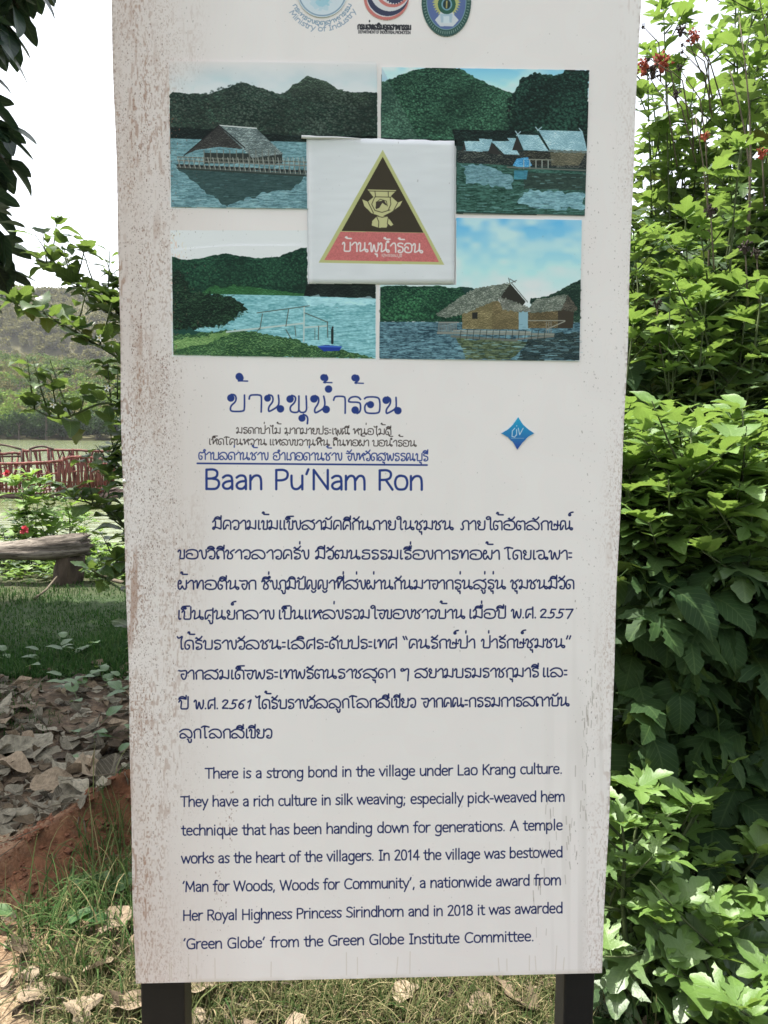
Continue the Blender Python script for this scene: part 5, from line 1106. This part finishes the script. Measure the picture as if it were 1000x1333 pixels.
def right_thicket():
    rg=random.Random(21); K=dict(leafset=LA,young=LY,old=LD,rg=rg); G='tall leafy shrubs in the thicket right of the board'
    # x, y, stems, spread, heights, lean, leaf, label
    rows=[
     (2.02,2.55,15,.34,3.2,4.3,.45,.19,.075,.12,'tallest shrub at the right picture edge with dark stems against the sky'),
     (1.46,2.10,10,.20,2.1,2.75,.28,.18,.075,.12,'shrub standing behind the board edge topped by red seed heads'),
     (1.20,1.60,9,.20,1.6,2.25,.28,.17,.08,.3,'mid-height shrub close behind the right edge of the board'),
     (1.62,1.75,11,.24,2.0,2.9,.32,.19,.075,.25,'broad bright green shrub at the right edge of the picture'),
     (.93,.95,11,.16,1.25,1.62,.28,.185,.036,.80,'umbrella-like shrub with big sunlit leaves above the dark hollow of the thicket'),
     (1.26,1.0,10,.18,1.3,1.75,.28,.185,.038,.78,'shrub with big drooping leaves above the dark hollow, at the picture edge'),
     (2.55,3.3,12,.4,4.0,5.0,.4,.16,.09,.2,'highest and farthest shrub showing through the others at top right'),
     (2.0,3.0,11,.26,2.9,3.7,.34,.18,.09,.3,'slender pale shrub standing against the sky between red seed heads and tall stems'),
    ]
    roots=[]
    for (x,y,n,sp,h0,h1,ln,sz,gp,br,lb) in rows:
        roots.append(bush('shrub',lb,'shrub',x,y,up_stems(rg,x,y,n,sp,h0,h1,ln),sz,gap=gp,group=G,bare=br,lift=-.25,maxobj=260,**K))
    for (x,y,n,sp,h0,h1,ln,sz,lb) in [
     (.70,.40,6,.09,.34,.60,.16,.16,'low shrub touching the lower right edge of the board'),
     (.93,.58,6,.10,.34,.58,.18,.20,'low shrub with bright sunlit leaves right of the board foot'),
     (.90,.24,6,.08,.20,.36,.16,.18,'low pale leafy plant in the bottom right corner'),
     (.88,.80,7,.14,.30,.55,.18,.20,'dark broad-leaved shrub just behind the lower right board edge'),
     (1.15,.72,7,.12,.30,.56,.2,.2,'broad-leaved low shrub at the right picture edge below the dark hollow')]:
        roots.append(bush('shrub',lb,'shrub',x,y,up_stems(rg,x,y,n,sp,h0,h1,ln),sz,gap=.045,group='low shrubs at the foot of the thicket',bare=.1,maxobj=240,lift=-.2,**K))
    # seed heads on thin stalks above the second shrub
    r=roots[1]
    for px,py,Y,s,m in ((862,82,2.1,.042,M_SEED),(838,88,2.1,.034,M_SEED),(903,47,2.2,.030,M_SEED),(886,40,2.2,.026,M_DSEED),(888,58,2.1,.012,M_DSEED),(888,67,2.1,.012,M_DSEED),(845,76,2.05,.013,M_DSEED),(850,94,2.1,.03,M_DSEED),(880,122,2.0,.022,M_DSEED),(884,88,2.1,.016,M_DSEED),(837,34,2.1,.013,M_DSEED)):
        p=at(px,py,Y); seed_head(r,p,s,m,34 if s>.015 else 14,rg); q=at(px+rg.uniform(20,60),py+rg.uniform(60,130),Y+.05); mm=MB(); mm.tube([q,q.lerp(p,.5)+Vector((.03,0,.05)),p],[.004,.003,.0015],5); mm.build('seed_stalk',M_WOOD,r,True)
    r=roots[3]
    for px,py,Y,s in ((925,275,1.55,.024),(970,322,1.6,.028),(985,330,1.62,.022),(855,395,1.5,.02),(918,178,1.9,.02),(992,200,1.7,.024)):
        p=at(px,py,Y); seed_head(r,p,s,M_DSEED if py>250 else M_SEED,26,rg); mm=MB(); mm.tube([p+Vector((.04,.03,-.22)),p+Vector((.01,0,-.09)),p],[.004,.003,.002],5); mm.build('seed_stalk',M_WOOD,r,True)
    # bare dark canes among the leaves
    for px0,py0,px1,py1,Y in ((970,330,962,20,2.0),(975,300,950,90,2.1),(918,420,905,150,2.0),(1010,260,985,-20,2.2)):
        mm=MB(); mm.tube(arc(at(px0,py0,Y),at(px1,py1,Y),.04,6,Vector((1,0,0))),[.006,.005,.005,.004,.003,.002],6); mm.build('cane',M_WOOD,roots[0],True)
    # deep leaf mass at the back
    items=[]; LDa=LD  # only the dark leaf, so its colour deepens the shade back here
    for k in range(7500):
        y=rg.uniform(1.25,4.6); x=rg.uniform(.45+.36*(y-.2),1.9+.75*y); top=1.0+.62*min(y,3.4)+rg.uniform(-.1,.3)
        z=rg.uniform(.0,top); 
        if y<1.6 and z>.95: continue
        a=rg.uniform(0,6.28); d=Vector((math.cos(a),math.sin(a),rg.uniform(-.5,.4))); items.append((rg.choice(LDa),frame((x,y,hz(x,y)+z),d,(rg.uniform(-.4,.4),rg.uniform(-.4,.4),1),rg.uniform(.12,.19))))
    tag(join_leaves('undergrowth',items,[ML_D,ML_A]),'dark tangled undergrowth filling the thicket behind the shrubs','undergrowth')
    items=[]  # deep shade of the hollow is put into the dark colour of these leaves
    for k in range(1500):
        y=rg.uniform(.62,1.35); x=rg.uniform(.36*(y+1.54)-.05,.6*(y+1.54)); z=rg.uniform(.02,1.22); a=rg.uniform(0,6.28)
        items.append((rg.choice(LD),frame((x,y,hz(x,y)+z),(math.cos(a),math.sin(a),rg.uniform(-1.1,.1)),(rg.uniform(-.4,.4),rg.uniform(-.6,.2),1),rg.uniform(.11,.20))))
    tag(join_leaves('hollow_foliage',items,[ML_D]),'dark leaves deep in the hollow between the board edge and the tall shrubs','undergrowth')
    m=MB()
    for k in range(110):
        y=rg.uniform(1.3,4); x=rg.uniform(.45+.36*(y-.2),1.3+.6*y); z=hz(x,y); h=rg.uniform(.8,2.2); m.tube([(x,y,z-.05),(x+rg.uniform(-.15,.15),y+rg.uniform(-.1,.1),z+h*.5),(x+rg.uniform(-.3,.3),y+rg.uniform(-.2,.2),z+h)],[.005,.004,.002],4)
    tag(m.build('thicket_stems',M_STEM),'tangle of thin bare stems inside the thicket','undergrowth',kind='stuff')
right_thicket()
t=NT('white_petal'); M_PET=t.done(t.pbr((.75,.75,.68),.6)); t=NT('yellow_stamen'); M_STA=t.done(t.pbr((.6,.45,.05),.6))
def left_shrub():
    rg=random.Random(33); root=empty('branching_shrub',(-.62,1.15,hz(-.62,1.15)),'arching shrub with wavy lobed leaves and tiny white star flowers behind the left board edge','shrub')
    def P(px,py,Y): return at(px,py,Y)
    stems=[]
    base=Vector((-.60,1.15,-.02))
    def st(*pts):
        q=[Vector(p) for p in pts]; out=[]
        # Catmull-Rom through the points
        q=[q[0]]+q+[q[-1]]
        for i in range(1,len(q)-2):
            for j in range(5):
                t_=j/5; a,b,c_,d=q[i-1],q[i],q[i+1],q[i+2]
                out.append(.5*((2*b)+(c_-a)*t_+(2*a-5*b+4*c_-d)*t_*t_+(3*b-a-3*c_+d)*t_**3))
        out.append(q[-2]); return out
    stems.append(st(base,P(205,700,1.15),P(175,500,1.1),P(110,440,1.05),P(60,412,1.0),P(22,398,1.0)))
    stems.append(st(base,P(210,650,1.2),P(185,450,1.2),P(130,400,1.2),P(88,358,1.2),P(48,338,1.2)))
    stems.append(st(base,P(200,690,1.1),P(182,560,1.05),P(140,525,1.0),P(80,545,.95),P(40,530,.95)))
    stems.append(st(base,P(215,640,1.25),P(200,470,1.25),P(165,420,1.25),P(130,385,1.25),P(95,372,1.25)))
    stems.append(st(base,P(205,760,1.1),P(165,690,1.05),P(130,660,1.0),P(95,650,.95)))
    stems.append(st(base,P(205,820,1.15),P(170,740,1.1),P(140,752,1.05),P(120,742,1.0)))
    stems.append(st(base,P(200,690,1.2),P(172,640,1.2),P(150,600,1.2),P(140,590,1.2)))
    stems.append(st(base,P(215,700,1.25),P(215,520,1.3),P(190,420,1.3),P(150,372,1.3)))
    grow(root,stems,.112,leafset=LB,gap=.027,rg=rg,bare=.40,young=None,top=True,lift=.15,stem_mat=M_STEM,shoots=True,r0=.008,maxobj=290)
    for px,py,Y in ((38,397,1.0),(60,412,1.0),(120,428,1.05),(112,558,.95)):
        link('leaf',rg.choice(LYEL),root,mat4=frame(P(px,py,Y),(rg.uniform(-1,1),-.6,-.5),(0,-.5,1),.055))
    for px,py,Y in ((130,440,1.0),(69,527,.93),(146,448,1.05),(140,505,1.02)):
        p=P(px,py,Y-.04); m=MB()
        for k in range(5):
            a=k*1.257; u=Vector((math.cos(a),-.25,math.sin(a))); v=Vector((-math.sin(a),0,math.cos(a))); m.add([p,p+u*.007+v*.0028,p+u*.0125,p+u*.007-v*.0028],[(0,1,2,3)],0)
        m.add([p+Vector((-.003,-.006,0)),p+Vector((0,-.006,.003)),p+Vector((.003,-.006,0)),p+Vector((0,-.006,-.003))],[(0,1,2,3)],1); m.build('star_flower',[M_PET,M_STA],root)
left_shrub()
def overhanging_tree():
    rg=random.Random(5); bx,by=-3.9,2.6; root=empty('shade_tree',(bx,by,hz(bx,by)),'large dark-leaved tree hanging into the picture at top left','tree')
    mb=bark_mat('shade_tree_bark',(.05,.04,.03),(.15,.12,.09),6,.9,.03); m=MB(); B=Vector((bx,by,-.2)); T=Vector((bx-.2,by+1.0,4.4)); m.tube([B,B.lerp(T,.3)+Vector((.05,0,0)),B.lerp(T,.7),T,T+Vector((-.2,.8,3))],[.26,.20,.17,.14,.07],12); m.build('trunk',mb,root,True)
    items=[]; tips=[]
    cen=[]                                                   # high crown: its shade falls on the litter and the lawn
    for gx,gy,r in ((-1.25,1.95,.8),(-.9,2.8,1.),(-1.9,2.7,1.),(-1.8,3.8,1.1),(-.9,3.9,1.1),(-2.8,3.4,1.1),(-2.5,4.8,1.2),(-1.4,5.0,1.2),(-3.6,4.6,1.3),(-.3,4.9,1.1),(-4.6,5.6,1.4),(-.2,3.2,.9),(-3.4,2.2,1.),(-.78,1.38,.55),(-1.35,1.3,.6),(-.35,1.6,.6)):
        kx,ky=-SUN_DIR.x/SUN_DIR.z,SUN_DIR.y/SUN_DIR.z; z=(2.73+.57*gy+r)/(1-.57*ky)+.2; cen.append((gx-kx*z,gy+ky*z,z,r))
    cen+=[(-4.6,1.8,4.2,1.2),(-4.2,4.0,4.6,1.1),(-3.4,2.6,3.2,.7),(-3.0,1.9,2.9,.5)]
    for (x,y,z,r) in cen:
        C_=Vector((x,y,z)); mm=MB(); mm.tube([T.lerp(C_,0) ,T.lerp(C_,.5)+Vector((0,0,.15)),C_],[.07,.05,.02],7); mm.build('bough',mb,root,True)
        for k in range(int(34*r*r+6)):
            d=Vector((rg.gauss(0,1),rg.gauss(0,1),rg.gauss(0,.8))).normalized(); q=C_+d*r*rg.uniform(.45,1); tips.append((C_.lerp(q,.3),q))
    # hanging twigs that come into the frame, each on a limb that stays left of it
    limbs=[Vector((-2.35,1.7,z)) for z in (3.6,3.0,2.5,2.1)]
    for l in limbs: mm=MB(); mm.tube([T-Vector((0,0,.6)),T.lerp(l,.5)+Vector((-.1,0,.25)),l],[.06,.045,.024],7); mm.build('bough',mb,root,True)
    for px,py,Y,L in ((4,180,1.6,.2),(8,215,1.6,.2),(0,330,1.5,.2),(6,355,1.6,.2),(2,60,1.6,.2),(14,40,1.7,.2),(24,10,1.7,.2),(30,-20,1.7,.2),(-4,285,1.6,.2),(6,-30,1.6,.16),(18,-40,1.7,.15),(26,-50,1.8,.14),(-6,20,1.6,.2),(-14,60,1.5,.18),(-8,170,1.5,.2),(-14,215,1.5,.2),(-6,300,1.4,.22),(-12,330,1.5,.2),(-18,360,1.6,.2),(-22,120,1.5,.2),(-25,255,1.5,.2),(-4,-60,1.6,.2),(-20,405,1.5,.16),(10,-5,1.7,.2),(-10,-20,1.6,.2),(-30,40,1.5,.2),(-28,180,1.5,.2),(-12,240,1.6,.2),(-24,320,1.5,.2),(-6,345,1.5,.2),(-20,380,1.6,.2),(30,-60,1.8,.2)):
        q=at(px,py,Y); s0=q+Vector((-.25,.1,.30)); tips.append((s0,q)); limb=min(limbs,key=lambda l:(l-s0).length); mm=MB(); mm.tube([limb,limb.lerp(s0,.5)+Vector((0,0,.06)),s0],[.022,.016,.010],5); mm.build('branch',mb,root,True)
    near=[]; stuff=[]
    tw=MB()
    for a,b in tips:
        tw.tube([a,a.lerp(b,.5)+Vector((0,0,.04)),b],[.012,.008,.004],4)
        inframe=(b.x> -2.2 and b.z<3.4 and b.y<2)
        for k in range(9 if inframe else 11):
            ph=rg.uniform(0,6.28); d=Vector((math.cos(ph)*.8,math.sin(ph)*.8,rg.uniform(-1.1,.25) if inframe else rg.uniform(-.7,.4))); it=(rg.choice(LTR),frame(a.lerp(b,rg.uniform(.55,1)),d,(rg.uniform(-.3,.3),rg.uniform(-.3,.3),1),rg.uniform(.13,.19)*(1 if inframe else 1.6)))
            (near if inframe else stuff).append(it)
    tw.build('twig',mb,root)['kind']='stuff'
    for me,M in near[:290]: link('leaf',me,root,mat4=M)
    join_leaves('foliage',stuff+near[290:],[ML_T],root)
overhanging_tree()
def bank_plants():
    rg=random.Random(44); M=leaf_mat('bank_plant_leaf',[(0,(.11,.22,.03)),(1,(.21,.34,.06))],.45,.5,.2); MD=leaf_mat('dark_bank_leaf',[(0,(.02,.05,.02)),(1,(.04,.08,.03))],.3,.5,.2)
    L1=[leaf_mesh('bank_leaf_%s'%'ab'[i],M,'lobed',droop=.8+.4*i,fold=.2,pet=.2,seed=70+i) for i in range(2)]; L2=[leaf_mesh('dark_leaf_%s'%'ab'[i],MD,'ovate',droop=.8,fold=.2,pet=.2,seed=74+i) for i in range(2)]
    t=NT('pink_flower_petal'); MF=t.done(t.pbr((.55,.07,.09),.6))
    for (px,py,Y,h,LS,sz,lb,fl) in ((48,632,7.9,1.0,L1,.30,'bright green lobed-leaf plant behind the log bench',[]),(18,668,7.6,.9,L2,.13,'dark bushy plant with a pink flower above the left end of the bench',[(10,617)]),(30,700,7.3,.6,L2,.12,'low dark plant with one red flower just above the log',[(32,690)]),(88,648,8.3,.75,L1,.26,'light green plant in front of the red raft',[]),(112,690,7.4,.5,L1,.15,'small bright weed at the broken end of the log',[]),(150,738,6.9,.45,L1,.16,'sunlit yellow-green weed between bench and board',[]),(140,712,7.6,.6,L1,.17,'leafy weed on the bank next to the water',[])):
        p=at(px,py,Y); x=p.x; z=hz(x,Y); ht=max(.3,p.z-z); st=up_stems(rg,x,Y,6,.18,ht*.75,ht*1.1,.2); bush('bank_plant',lb,'plant',x,Y,st,sz,leafset=LS,gap=.06,rg=rg,bare=.1,young=None,maxobj=110,group='plants growing on the lake bank',r0=.008,shoots=False)
        for fx,fy in fl:
            q=at(fx,fy,Y-.25); m=MB()
            for k in range(14):
                d=Vector((rg.gauss(0,1),rg.gauss(0,1),rg.gauss(0,1))).normalized(); a=d.orthogonal()*.02; m.add([q,q+d*.035+a,q+d*.055,q+d*.035-a],[(0,1,2,3)])
            m.build('flower',MF,[o for o in COL.objects if o.name.startswith('bank_plant')][-1])
    # continuous ground cover under and behind the bench
    items=[]
    for k in range(3600):
        px=rg.uniform(-380,330); Y=rg.uniform(6.5,9.6); x=at(px,700,Y).x; z=hz(x,Y)+rg.uniform(0,.22)*(1 if Y>6.9 else .5); a=rg.uniform(0,6.28); items.append((rg.choice(L1+L2[:1]),frame((x,Y,z),(math.cos(a),math.sin(a),rg.uniform(0,1)),(0,0,1),rg.uniform(.06,.15))))
    tag(join_leaves('ground_cover',items,[M,MD]),'low leafy weeds covering the bank under and behind the bench','ground cover')
    # a fallen stick and a low broken branch
    for pts,r,lb in (([gnd(120,745),gnd(150,757,.05),gnd(185,765,.12)],.022,'dark broken branch lying on the grass beside the bench'),([gnd(45,782),gnd(60,770,.05),gnd(74,752,.1)],.012,'pale forked twig leaning below the log bench')):
        m=MB(); m.tube([p+Vector((0,0,hz(p.x,p.y)+.01)) for p in pts],[r,r*.9,r*.6],7); tag(m.build('fallen_branch',M_WOOD,None,True),lb,'branch')
bank_plants()
# ================================================================ fallen leaves, grass
def litter():
    rg=random.Random(9)
    def dry(name,c0,c1):
        t=NT(name); oi=t.n('ObjectInfo').outputs['Random']; at_=t.n('Attribute',attribute_name='rnd').outputs['Fac']; r=t.math('FRACT',t.math('ADD',oi,at_)); uv=t.coord('UV')
        sp=t.n('SeparateXYZ'); t.l(uv,sp.inputs[0]); x=t.math('ABSOLUTE',t.math('SUBTRACT',sp.outputs[0],.5)); v=t.math('LESS_THAN',t.math('PINGPONG',t.math('MULTIPLY',t.math('SUBTRACT',sp.outputs[1],t.math('MULTIPLY',x,.8)),8.),.5),.06); ve=t.math('MAXIMUM',v,t.math('LESS_THAN',x,.02))
        n=t.noise(9,6,.7,t.coord('Object')); col=t.ramp(r,[(0,c0),(1,c1)]); col=t.mix(t.ramp(n,[(.4,(0,0,0)),(.7,(.7,.7,.7))]),col,tuple(q*.45 for q in c0)); col=t.mix(t.math('MULTIPLY',ve,.18),col,tuple(min(1,q*1.3) for q in c1))
        b=t.bump(t.math('ADD',n,t.math('MULTIPLY',ve,.4)),.7,.006); p=t.pbr(col,.85,b,.2); q=t.n('BsdfTranslucent'); t.l(col,q.inputs[0]); m=t.n('MixShader'); m.inputs[0].default_value=.15; t.l(p,m.inputs[1]); t.l(q.outputs[0],m.inputs[2]); return t.done(m.outputs[0])
    MG=dry('grey_dry_leaf',(.05,.042,.028),(.36,.33,.25)); MBr=dry('brown_dry_leaf',(.045,.034,.022),(.19,.145,.095)); MP=dry('pale_dry_leaf',(.20,.15,.10),(.42,.34,.24))
    def sets(mat,nm): return [leaf_mesh(nm+'_%s'%'abcdefgh'[i],mat,s,droop=d,fold=f,wave=w,pet=.08,curl=c,seed=80+i,twist=tw) for i,(s,d,f,w,c,tw) in enumerate((('teak',-.35,.12,.05,.2,.2),('teak',.5,-.1,.05,-.15,-.3),('ovate',-.6,.25,.05,.3,.5),('teak',-.2,.08,.07,.1,-.4),('oblong',.9,.35,.06,.5,.7),('oblong',-.5,.3,.06,.9,-.6),('trilobe',.8,.2,.08,.3,.5)))]
    SG,SB,SP=sets(MG,'grey_dry'),sets(MBr,'brown_dry'),sets(MP,'pale_dry')
    objs=[];rest=[]
    def put(x,y,S,sz,zoff=.01,obj=True):
        a=rg.uniform(0,6.28); d=(math.cos(a),math.sin(a),rg.uniform(-.1,.1)); M=frame((x,y,hz(x,y)+zoff+rg.uniform(0,.02)),d,(rg.uniform(-.42,.42),rg.uniform(-.42,.42),1 if rg.random()<.7 else -1),sz); (objs if obj else rest).append((rg.choice(S),M))
    # the grey leaf litter in the shade beyond the ridge
    k=0
    while k<205:
        px=rg.uniform(-140,330); py=rg.uniform(885,1085); q=gnd(px,py); dd,_,s=ridge_d(np.array([q.x]),np.array([q.y]))
        if s[0]<0 or dd[0]<.10: continue
        put(q.x,q.y,(SG if rg.random()<.62 else SP if rg.random()<.65 else SB),(rg.uniform(.08,.16) if rg.random()<.7 else rg.uniform(.16,.24)) if py>930 else rg.uniform(.07,.14),.02); k+=1
    for k in range(1500):
        px=rg.uniform(-260,420); py=rg.uniform(872,1100); q=gnd(px,py); dd,_,s=ridge_d(np.array([q.x]),np.array([q.y]))
        if s[0]<0: continue
        put(q.x,q.y,SG if rg.random()<.6 else SB,rg.uniform(.03,.11),.0,False)
    # pale sunlit leaves by the foot of the board
    for px,py,sz in ((130,1238,.13),(152,1262,.10),(168,1250,.08),(60,1290,.10),(100,1312,.11),(142,1322,.10),(22,1320,.10),(170,1300,.12),(288,1298,.12),(268,1320,.09),(520,1318,.08),(680,1315,.10),(700,1326,.08),(742,1306,.08),(862,1330,.09),(32,1262,.08),(382,1332,.08),(612,1330,.08)):
        q=gnd(px,py); put(q.x,q.y,SP if rg.random()<.85 else SB,sz,.03)
    for k in range(50): q=gnd(rg.uniform(-60,800),rg.uniform(1275,1420)); put(q.x,q.y,SP if rg.random()<.6 else SB,rg.uniform(.03,.07),.005)
    for k in range(1500): q=gnd(rg.uniform(-300,900),rg.uniform(1200,1600)); put(q.x,q.y,SP if rg.random()<.5 else SB,rg.uniform(.02,.06),.0,False)
    for k in range(500): q=gnd(rg.uniform(820,1200),rg.uniform(1230,1500)); put(q.x,q.y,SB,rg.uniform(.04,.1),.0,False)
    for me,M in objs[:295]: link('dry_leaf',me,GROUND,mat4=M)
    join_leaves('leaf_litter',rest+objs[295:],[MG,MBr,MP],GROUND)
    tw=MB()
    for k in range(220):
        q=gnd(rg.uniform(-120,330),rg.uniform(885,1330)) if k%3 else gnd(rg.uniform(150,800),rg.uniform(1275,1345)); a=rg.uniform(0,6.28); L=rg.uniform(.04,.22); d=Vector((math.cos(a),math.sin(a),0))*L; z=hz(q.x,q.y)+.015
        tw.tube([(q.x,q.y,z),(q.x+d.x*.5,q.y+d.y*.5,z+rg.uniform(0,.02)),(q.x+d.x,q.y+d.y,z+rg.uniform(0,.03))],[rg.uniform(.0015,.004),.002,.001],4)
    tw.build('twigs',M_WOOD,GROUND)['kind']='stuff'
    # crumbs of red earth along the ridge
    t=NT('red_clod'); n=t.noise(40,5,.7,t.coord('Object')); MC=t.done(t.pbr(t.ramp(n,[(.3,(.07,.026,.014)),(.7,(.19,.08,.04))]),.95,t.bump(n,.6,.004)))
    V=[];F=[]
    ico=[(0,0,1),(.9,0,.4),(.28,.85,.4),(-.72,.52,.4),(-.72,-.52,.4),(.28,-.85,.4),(.5,.5,-.6),(-.6,.2,-.6),(0,-.6,-.6)]; ifc=[(0,1,2),(0,2,3),(0,3,4),(0,4,5),(0,5,1),(1,6,2),(2,6,7,3),(3,7,4),(4,7,8,5),(5,8,6,1),(6,8,7)]
    for k in range(1500):
        i=rg.randint(0,len(RIDGE)-2); p=RIDGE[i].lerp(RIDGE[i+1],rg.random()); o=rg.uniform(-.1,1)**2*.8; x=p.x-o*.55+rg.gauss(0,.12); y=p.y-o*.8+rg.gauss(0,.12); r=rg.uniform(.002,.008)*(1 if rg.random()<.85 else rg.uniform(1.6,3.2)); z=hz(x,y); n0=len(V)
        V+=[(x+a*r*rg.uniform(.7,1.2),y+b*r*rg.uniform(.7,1.2),z+c*r*.8) for a,b,c in ico]; F+=[tuple(j+n0 for j in f) for f in ifc]
    me=D.meshes.new('earth_clods'); me.from_pydata(V,[],F); me.materials.append(MC); o=link('earth_clods',me,GROUND); o['kind']='stuff'
litter()
def grass():
    def gm(name,c0,c1,c2):
        t=NT(name); r=t.n('Attribute',attribute_name='rnd').outputs['Fac']; col=t.ramp(r,[(0,c0),(.6,c1),(1,c2)]); p=t.pbr(col,.75,None,.12); q=t.n('BsdfTranslucent'); t.l(col,q.inputs[0]); m=t.n('MixShader'); m.inputs[0].default_value=.35; t.l(p,m.inputs[1]); t.l(q.outputs[0],m.inputs[2]); return t.done(m.outputs[0])
    M3=gm('dry_grass_blade',(.04,.075,.02),(.14,.14,.06),(.36,.29,.17)); M1=gm('grass_blade',(.03,.07,.018),(.07,.12,.035),(.26,.22,.11)); M2=gm('lawn_blade',(.018,.06,.012),(.034,.085,.018),(.07,.11,.035))
    def patch(name,label,n,pos,L,w,mat,seed,bend=1.):
        rg=np.random.RandomState(seed); P=pos(rg,n); n=len(P); Z=height(P[:,0],P[:,1]); a=rg.uniform(0,6.283,n); ln=L*rg.uniform(.45,1.25,n)*P[:,2]; th=rg.uniform(.1,1.1,n)*bend; W=w*rg.uniform(.6,1.3,n)
        side=np.stack([-np.sin(a),np.cos(a),np.zeros(n)],1)*W[:,None]; out=np.stack([np.cos(a),np.sin(a),np.zeros(n)],1); base=np.stack([P[:,0],P[:,1],Z-.005],1); up=np.array([0,0,1.])
        rows=[]
        p=base.copy(); ang=th*.35; S=5
        for s in range(S+1):
            rows.append((p-side*(1-(s/S)**1.6)*1., p+side*(1-(s/S)**1.6)))
            p=p+(out*np.sin(ang)[:,None]+up*np.cos(ang)[:,None])*(ln/S)[:,None]; ang=ang+th*.55
        V=np.stack([q for r in rows for q in r],1)  # n,12,3
        V=V.reshape(-1,3); m=2*(S+1); f=np.array([(2*i,2*i+1,2*i+3,2*i+2) for i in range(S)]); F=(np.arange(n)[:,None,None]*m+f[None]).reshape(-1,4)
        me=D.meshes.new(name); me.vertices.add(len(V)); me.vertices.foreach_set('co',V.astype(np.float32).ravel()); me.loops.add(F.size); me.loops.foreach_set('vertex_index',F.astype(np.int32).ravel()); me.polygons.add(len(F)); me.polygons.foreach_set('loop_start',np.arange(len(F))*4); me.polygons.foreach_set('loop_total',np.full(len(F),4)); me.materials.append(mat); me.update(calc_edges=True)
        at_=me.attributes.new('rnd','FLOAT','POINT'); at_.data.foreach_set('value',np.repeat(rg.rand(n)**1.3,m).astype(np.float32)); tag(link(name,me),label,'grass',kind='stuff')
    def tufts(cents,r,per):
        def f(rg,n):
            c=np.array(cents)[rg.randint(len(cents),size=n)]; return np.stack([c[:,0]+rg.randn(n)*r*c[:,2],c[:,1]+rg.randn(n)*r*c[:,2],.6+.6*c[:,2]*rg.rand(n)],1)
        return f
    rg=np.random.RandomState(17); C1=[]
    for px,py,k in ((110,1165,1.3),(130,1190,1.4),(95,1215,1.2),(150,1160,1.1),(150,1105,.9),(165,1120,.9),(120,1240,1.),(70,1190,.8),(135,1140,1.),(60,1250,.7),(165,1190,1.1),(200,1180,1.2),(100,1280,.6),(40,1215,.6),(240,1220,1.2),(180,1230,1.2),(280,1250,1.1)):
        q=gnd(px,py); C1.append((q.x,q.y,k))
    patch('long_grass','tuft of long bent grass on the red earth left of the board',850,tufts(C1,.075,1),.25,.0026,M1,1,1.25)
    C2=[]
    for k in range(300):
        q=gnd(rg.uniform(60,790),rg.uniform(1255,1345)); C2.append((q.x,q.y,rg.uniform(.5,1.1)))
    patch('trampled_grass','sunlit coarse grass on the ground directly behind the board',9500,tufts(C2,.05,1),.13,.0020,M3,2,1.2)
    C3=[]
    for px,py,k in ((850,1280,1.2),(870,1300,1.2),(880,1260,1.1),(900,1290,1.1),(840,1310,1.),(860,1325,1.1),(905,1325,.9),(830,1295,.8),(890,1275,1.)): q=gnd(px,py); C3.append((q.x,q.y,k))
    patch('arching_grass','pale arching grass blades at the foot of the thicket by the right post',650,tufts(C3,.06,1),.27,.0022,M1,3,1.35)
    def lawn(rg,n):
        px=rg.uniform(-420,420,n); py=rg.uniform(0,1,n)**.7*130+757; out=[]
        for a,b in zip(px,py): q=gnd(a,b); out.append((q.x,q.y))
        o=np.array(out); d=.7+.45*vnoise(o[:,0],o[:,1],.6,8); return np.stack([o[:,0],o[:,1],d],1)
    patch('shaded_lawn','short dark green grass in the tree shade in front of the bench',42000,lawn,.10,.0042,M2,4,.9)
    def thin(rg,n):
        o=[]
        for a,b in zip(rg.uniform(-250,300,n),rg.uniform(880,1080,n)):
            q=gnd(a,b)
            if vnoise(q.x,q.y,.35,9)>.12: o.append((q.x,q.y,.8))
        return np.array(o)
    patch('sparse_grass','thin grass pushing up through the fallen leaves',9000,thin,.09,.0024,M2,5,1.3)
    # round-leaved creepers among the litter
    rr=random.Random(3); M=leaf_mat('creeper_leaf',[(0,(.03,.09,.02)),(1,(.06,.14,.03))],.3,.45,.2); L=[leaf_mesh('creeper_leaf_%s'%'ab'[i],M,'ovate',droop=.5,fold=.15,pet=.5,seed=90+i) for i in range(2)]
    for px,py,n,lb in ((135,900,26,'green creeper with heart-shaped leaves spreading over the litter beside the board'),(150,965,14,'small green seedling low against the board edge'),(60,862,18,'flat weed patch where grass meets fallen leaves'),(50,1190,9,'lone broad-leaved weed on the red soil')):
        q=gnd(px,py); root=empty('creeper',(q.x,q.y,hz(q.x,q.y)),lb,'plant','weeds among the fallen leaves')
        for k in range(n):
            a=rr.uniform(0,6.28); x=q.x+rr.gauss(0,.17); y=q.y+rr.gauss(0,.15); link('leaf',rr.choice(L),root,mat4=frame((x,y,hz(x,y)+rr.uniform(0,.04)),(math.cos(a),math.sin(a),.5),(0,0,1),rr.uniform(.07,.12)))
grass()
print('leaves',TOTAL,'objects',len(COL.objects))

# ================================================================ the air: thin even haze round everything
def haze():
    m=D.materials.new('haze_air'); m.use_nodes=True; nt=m.node_tree; nt.nodes.clear(); o=nt.nodes.new('ShaderNodeOutputMaterial'); v=nt.nodes.new('ShaderNodeVolumePrincipled')
    v.inputs['Color'].default_value=(.93,.96,1,1); v.inputs['Density'].default_value=.00012; v.inputs['Anisotropy'].default_value=.25; nt.links.new(v.outputs[0],o.inputs['Volume'])
    b=MB(); b.box(-720,720,-320,920,-9,190); ob=b.build('haze',m); tag(ob,kind='stuff')
haze()
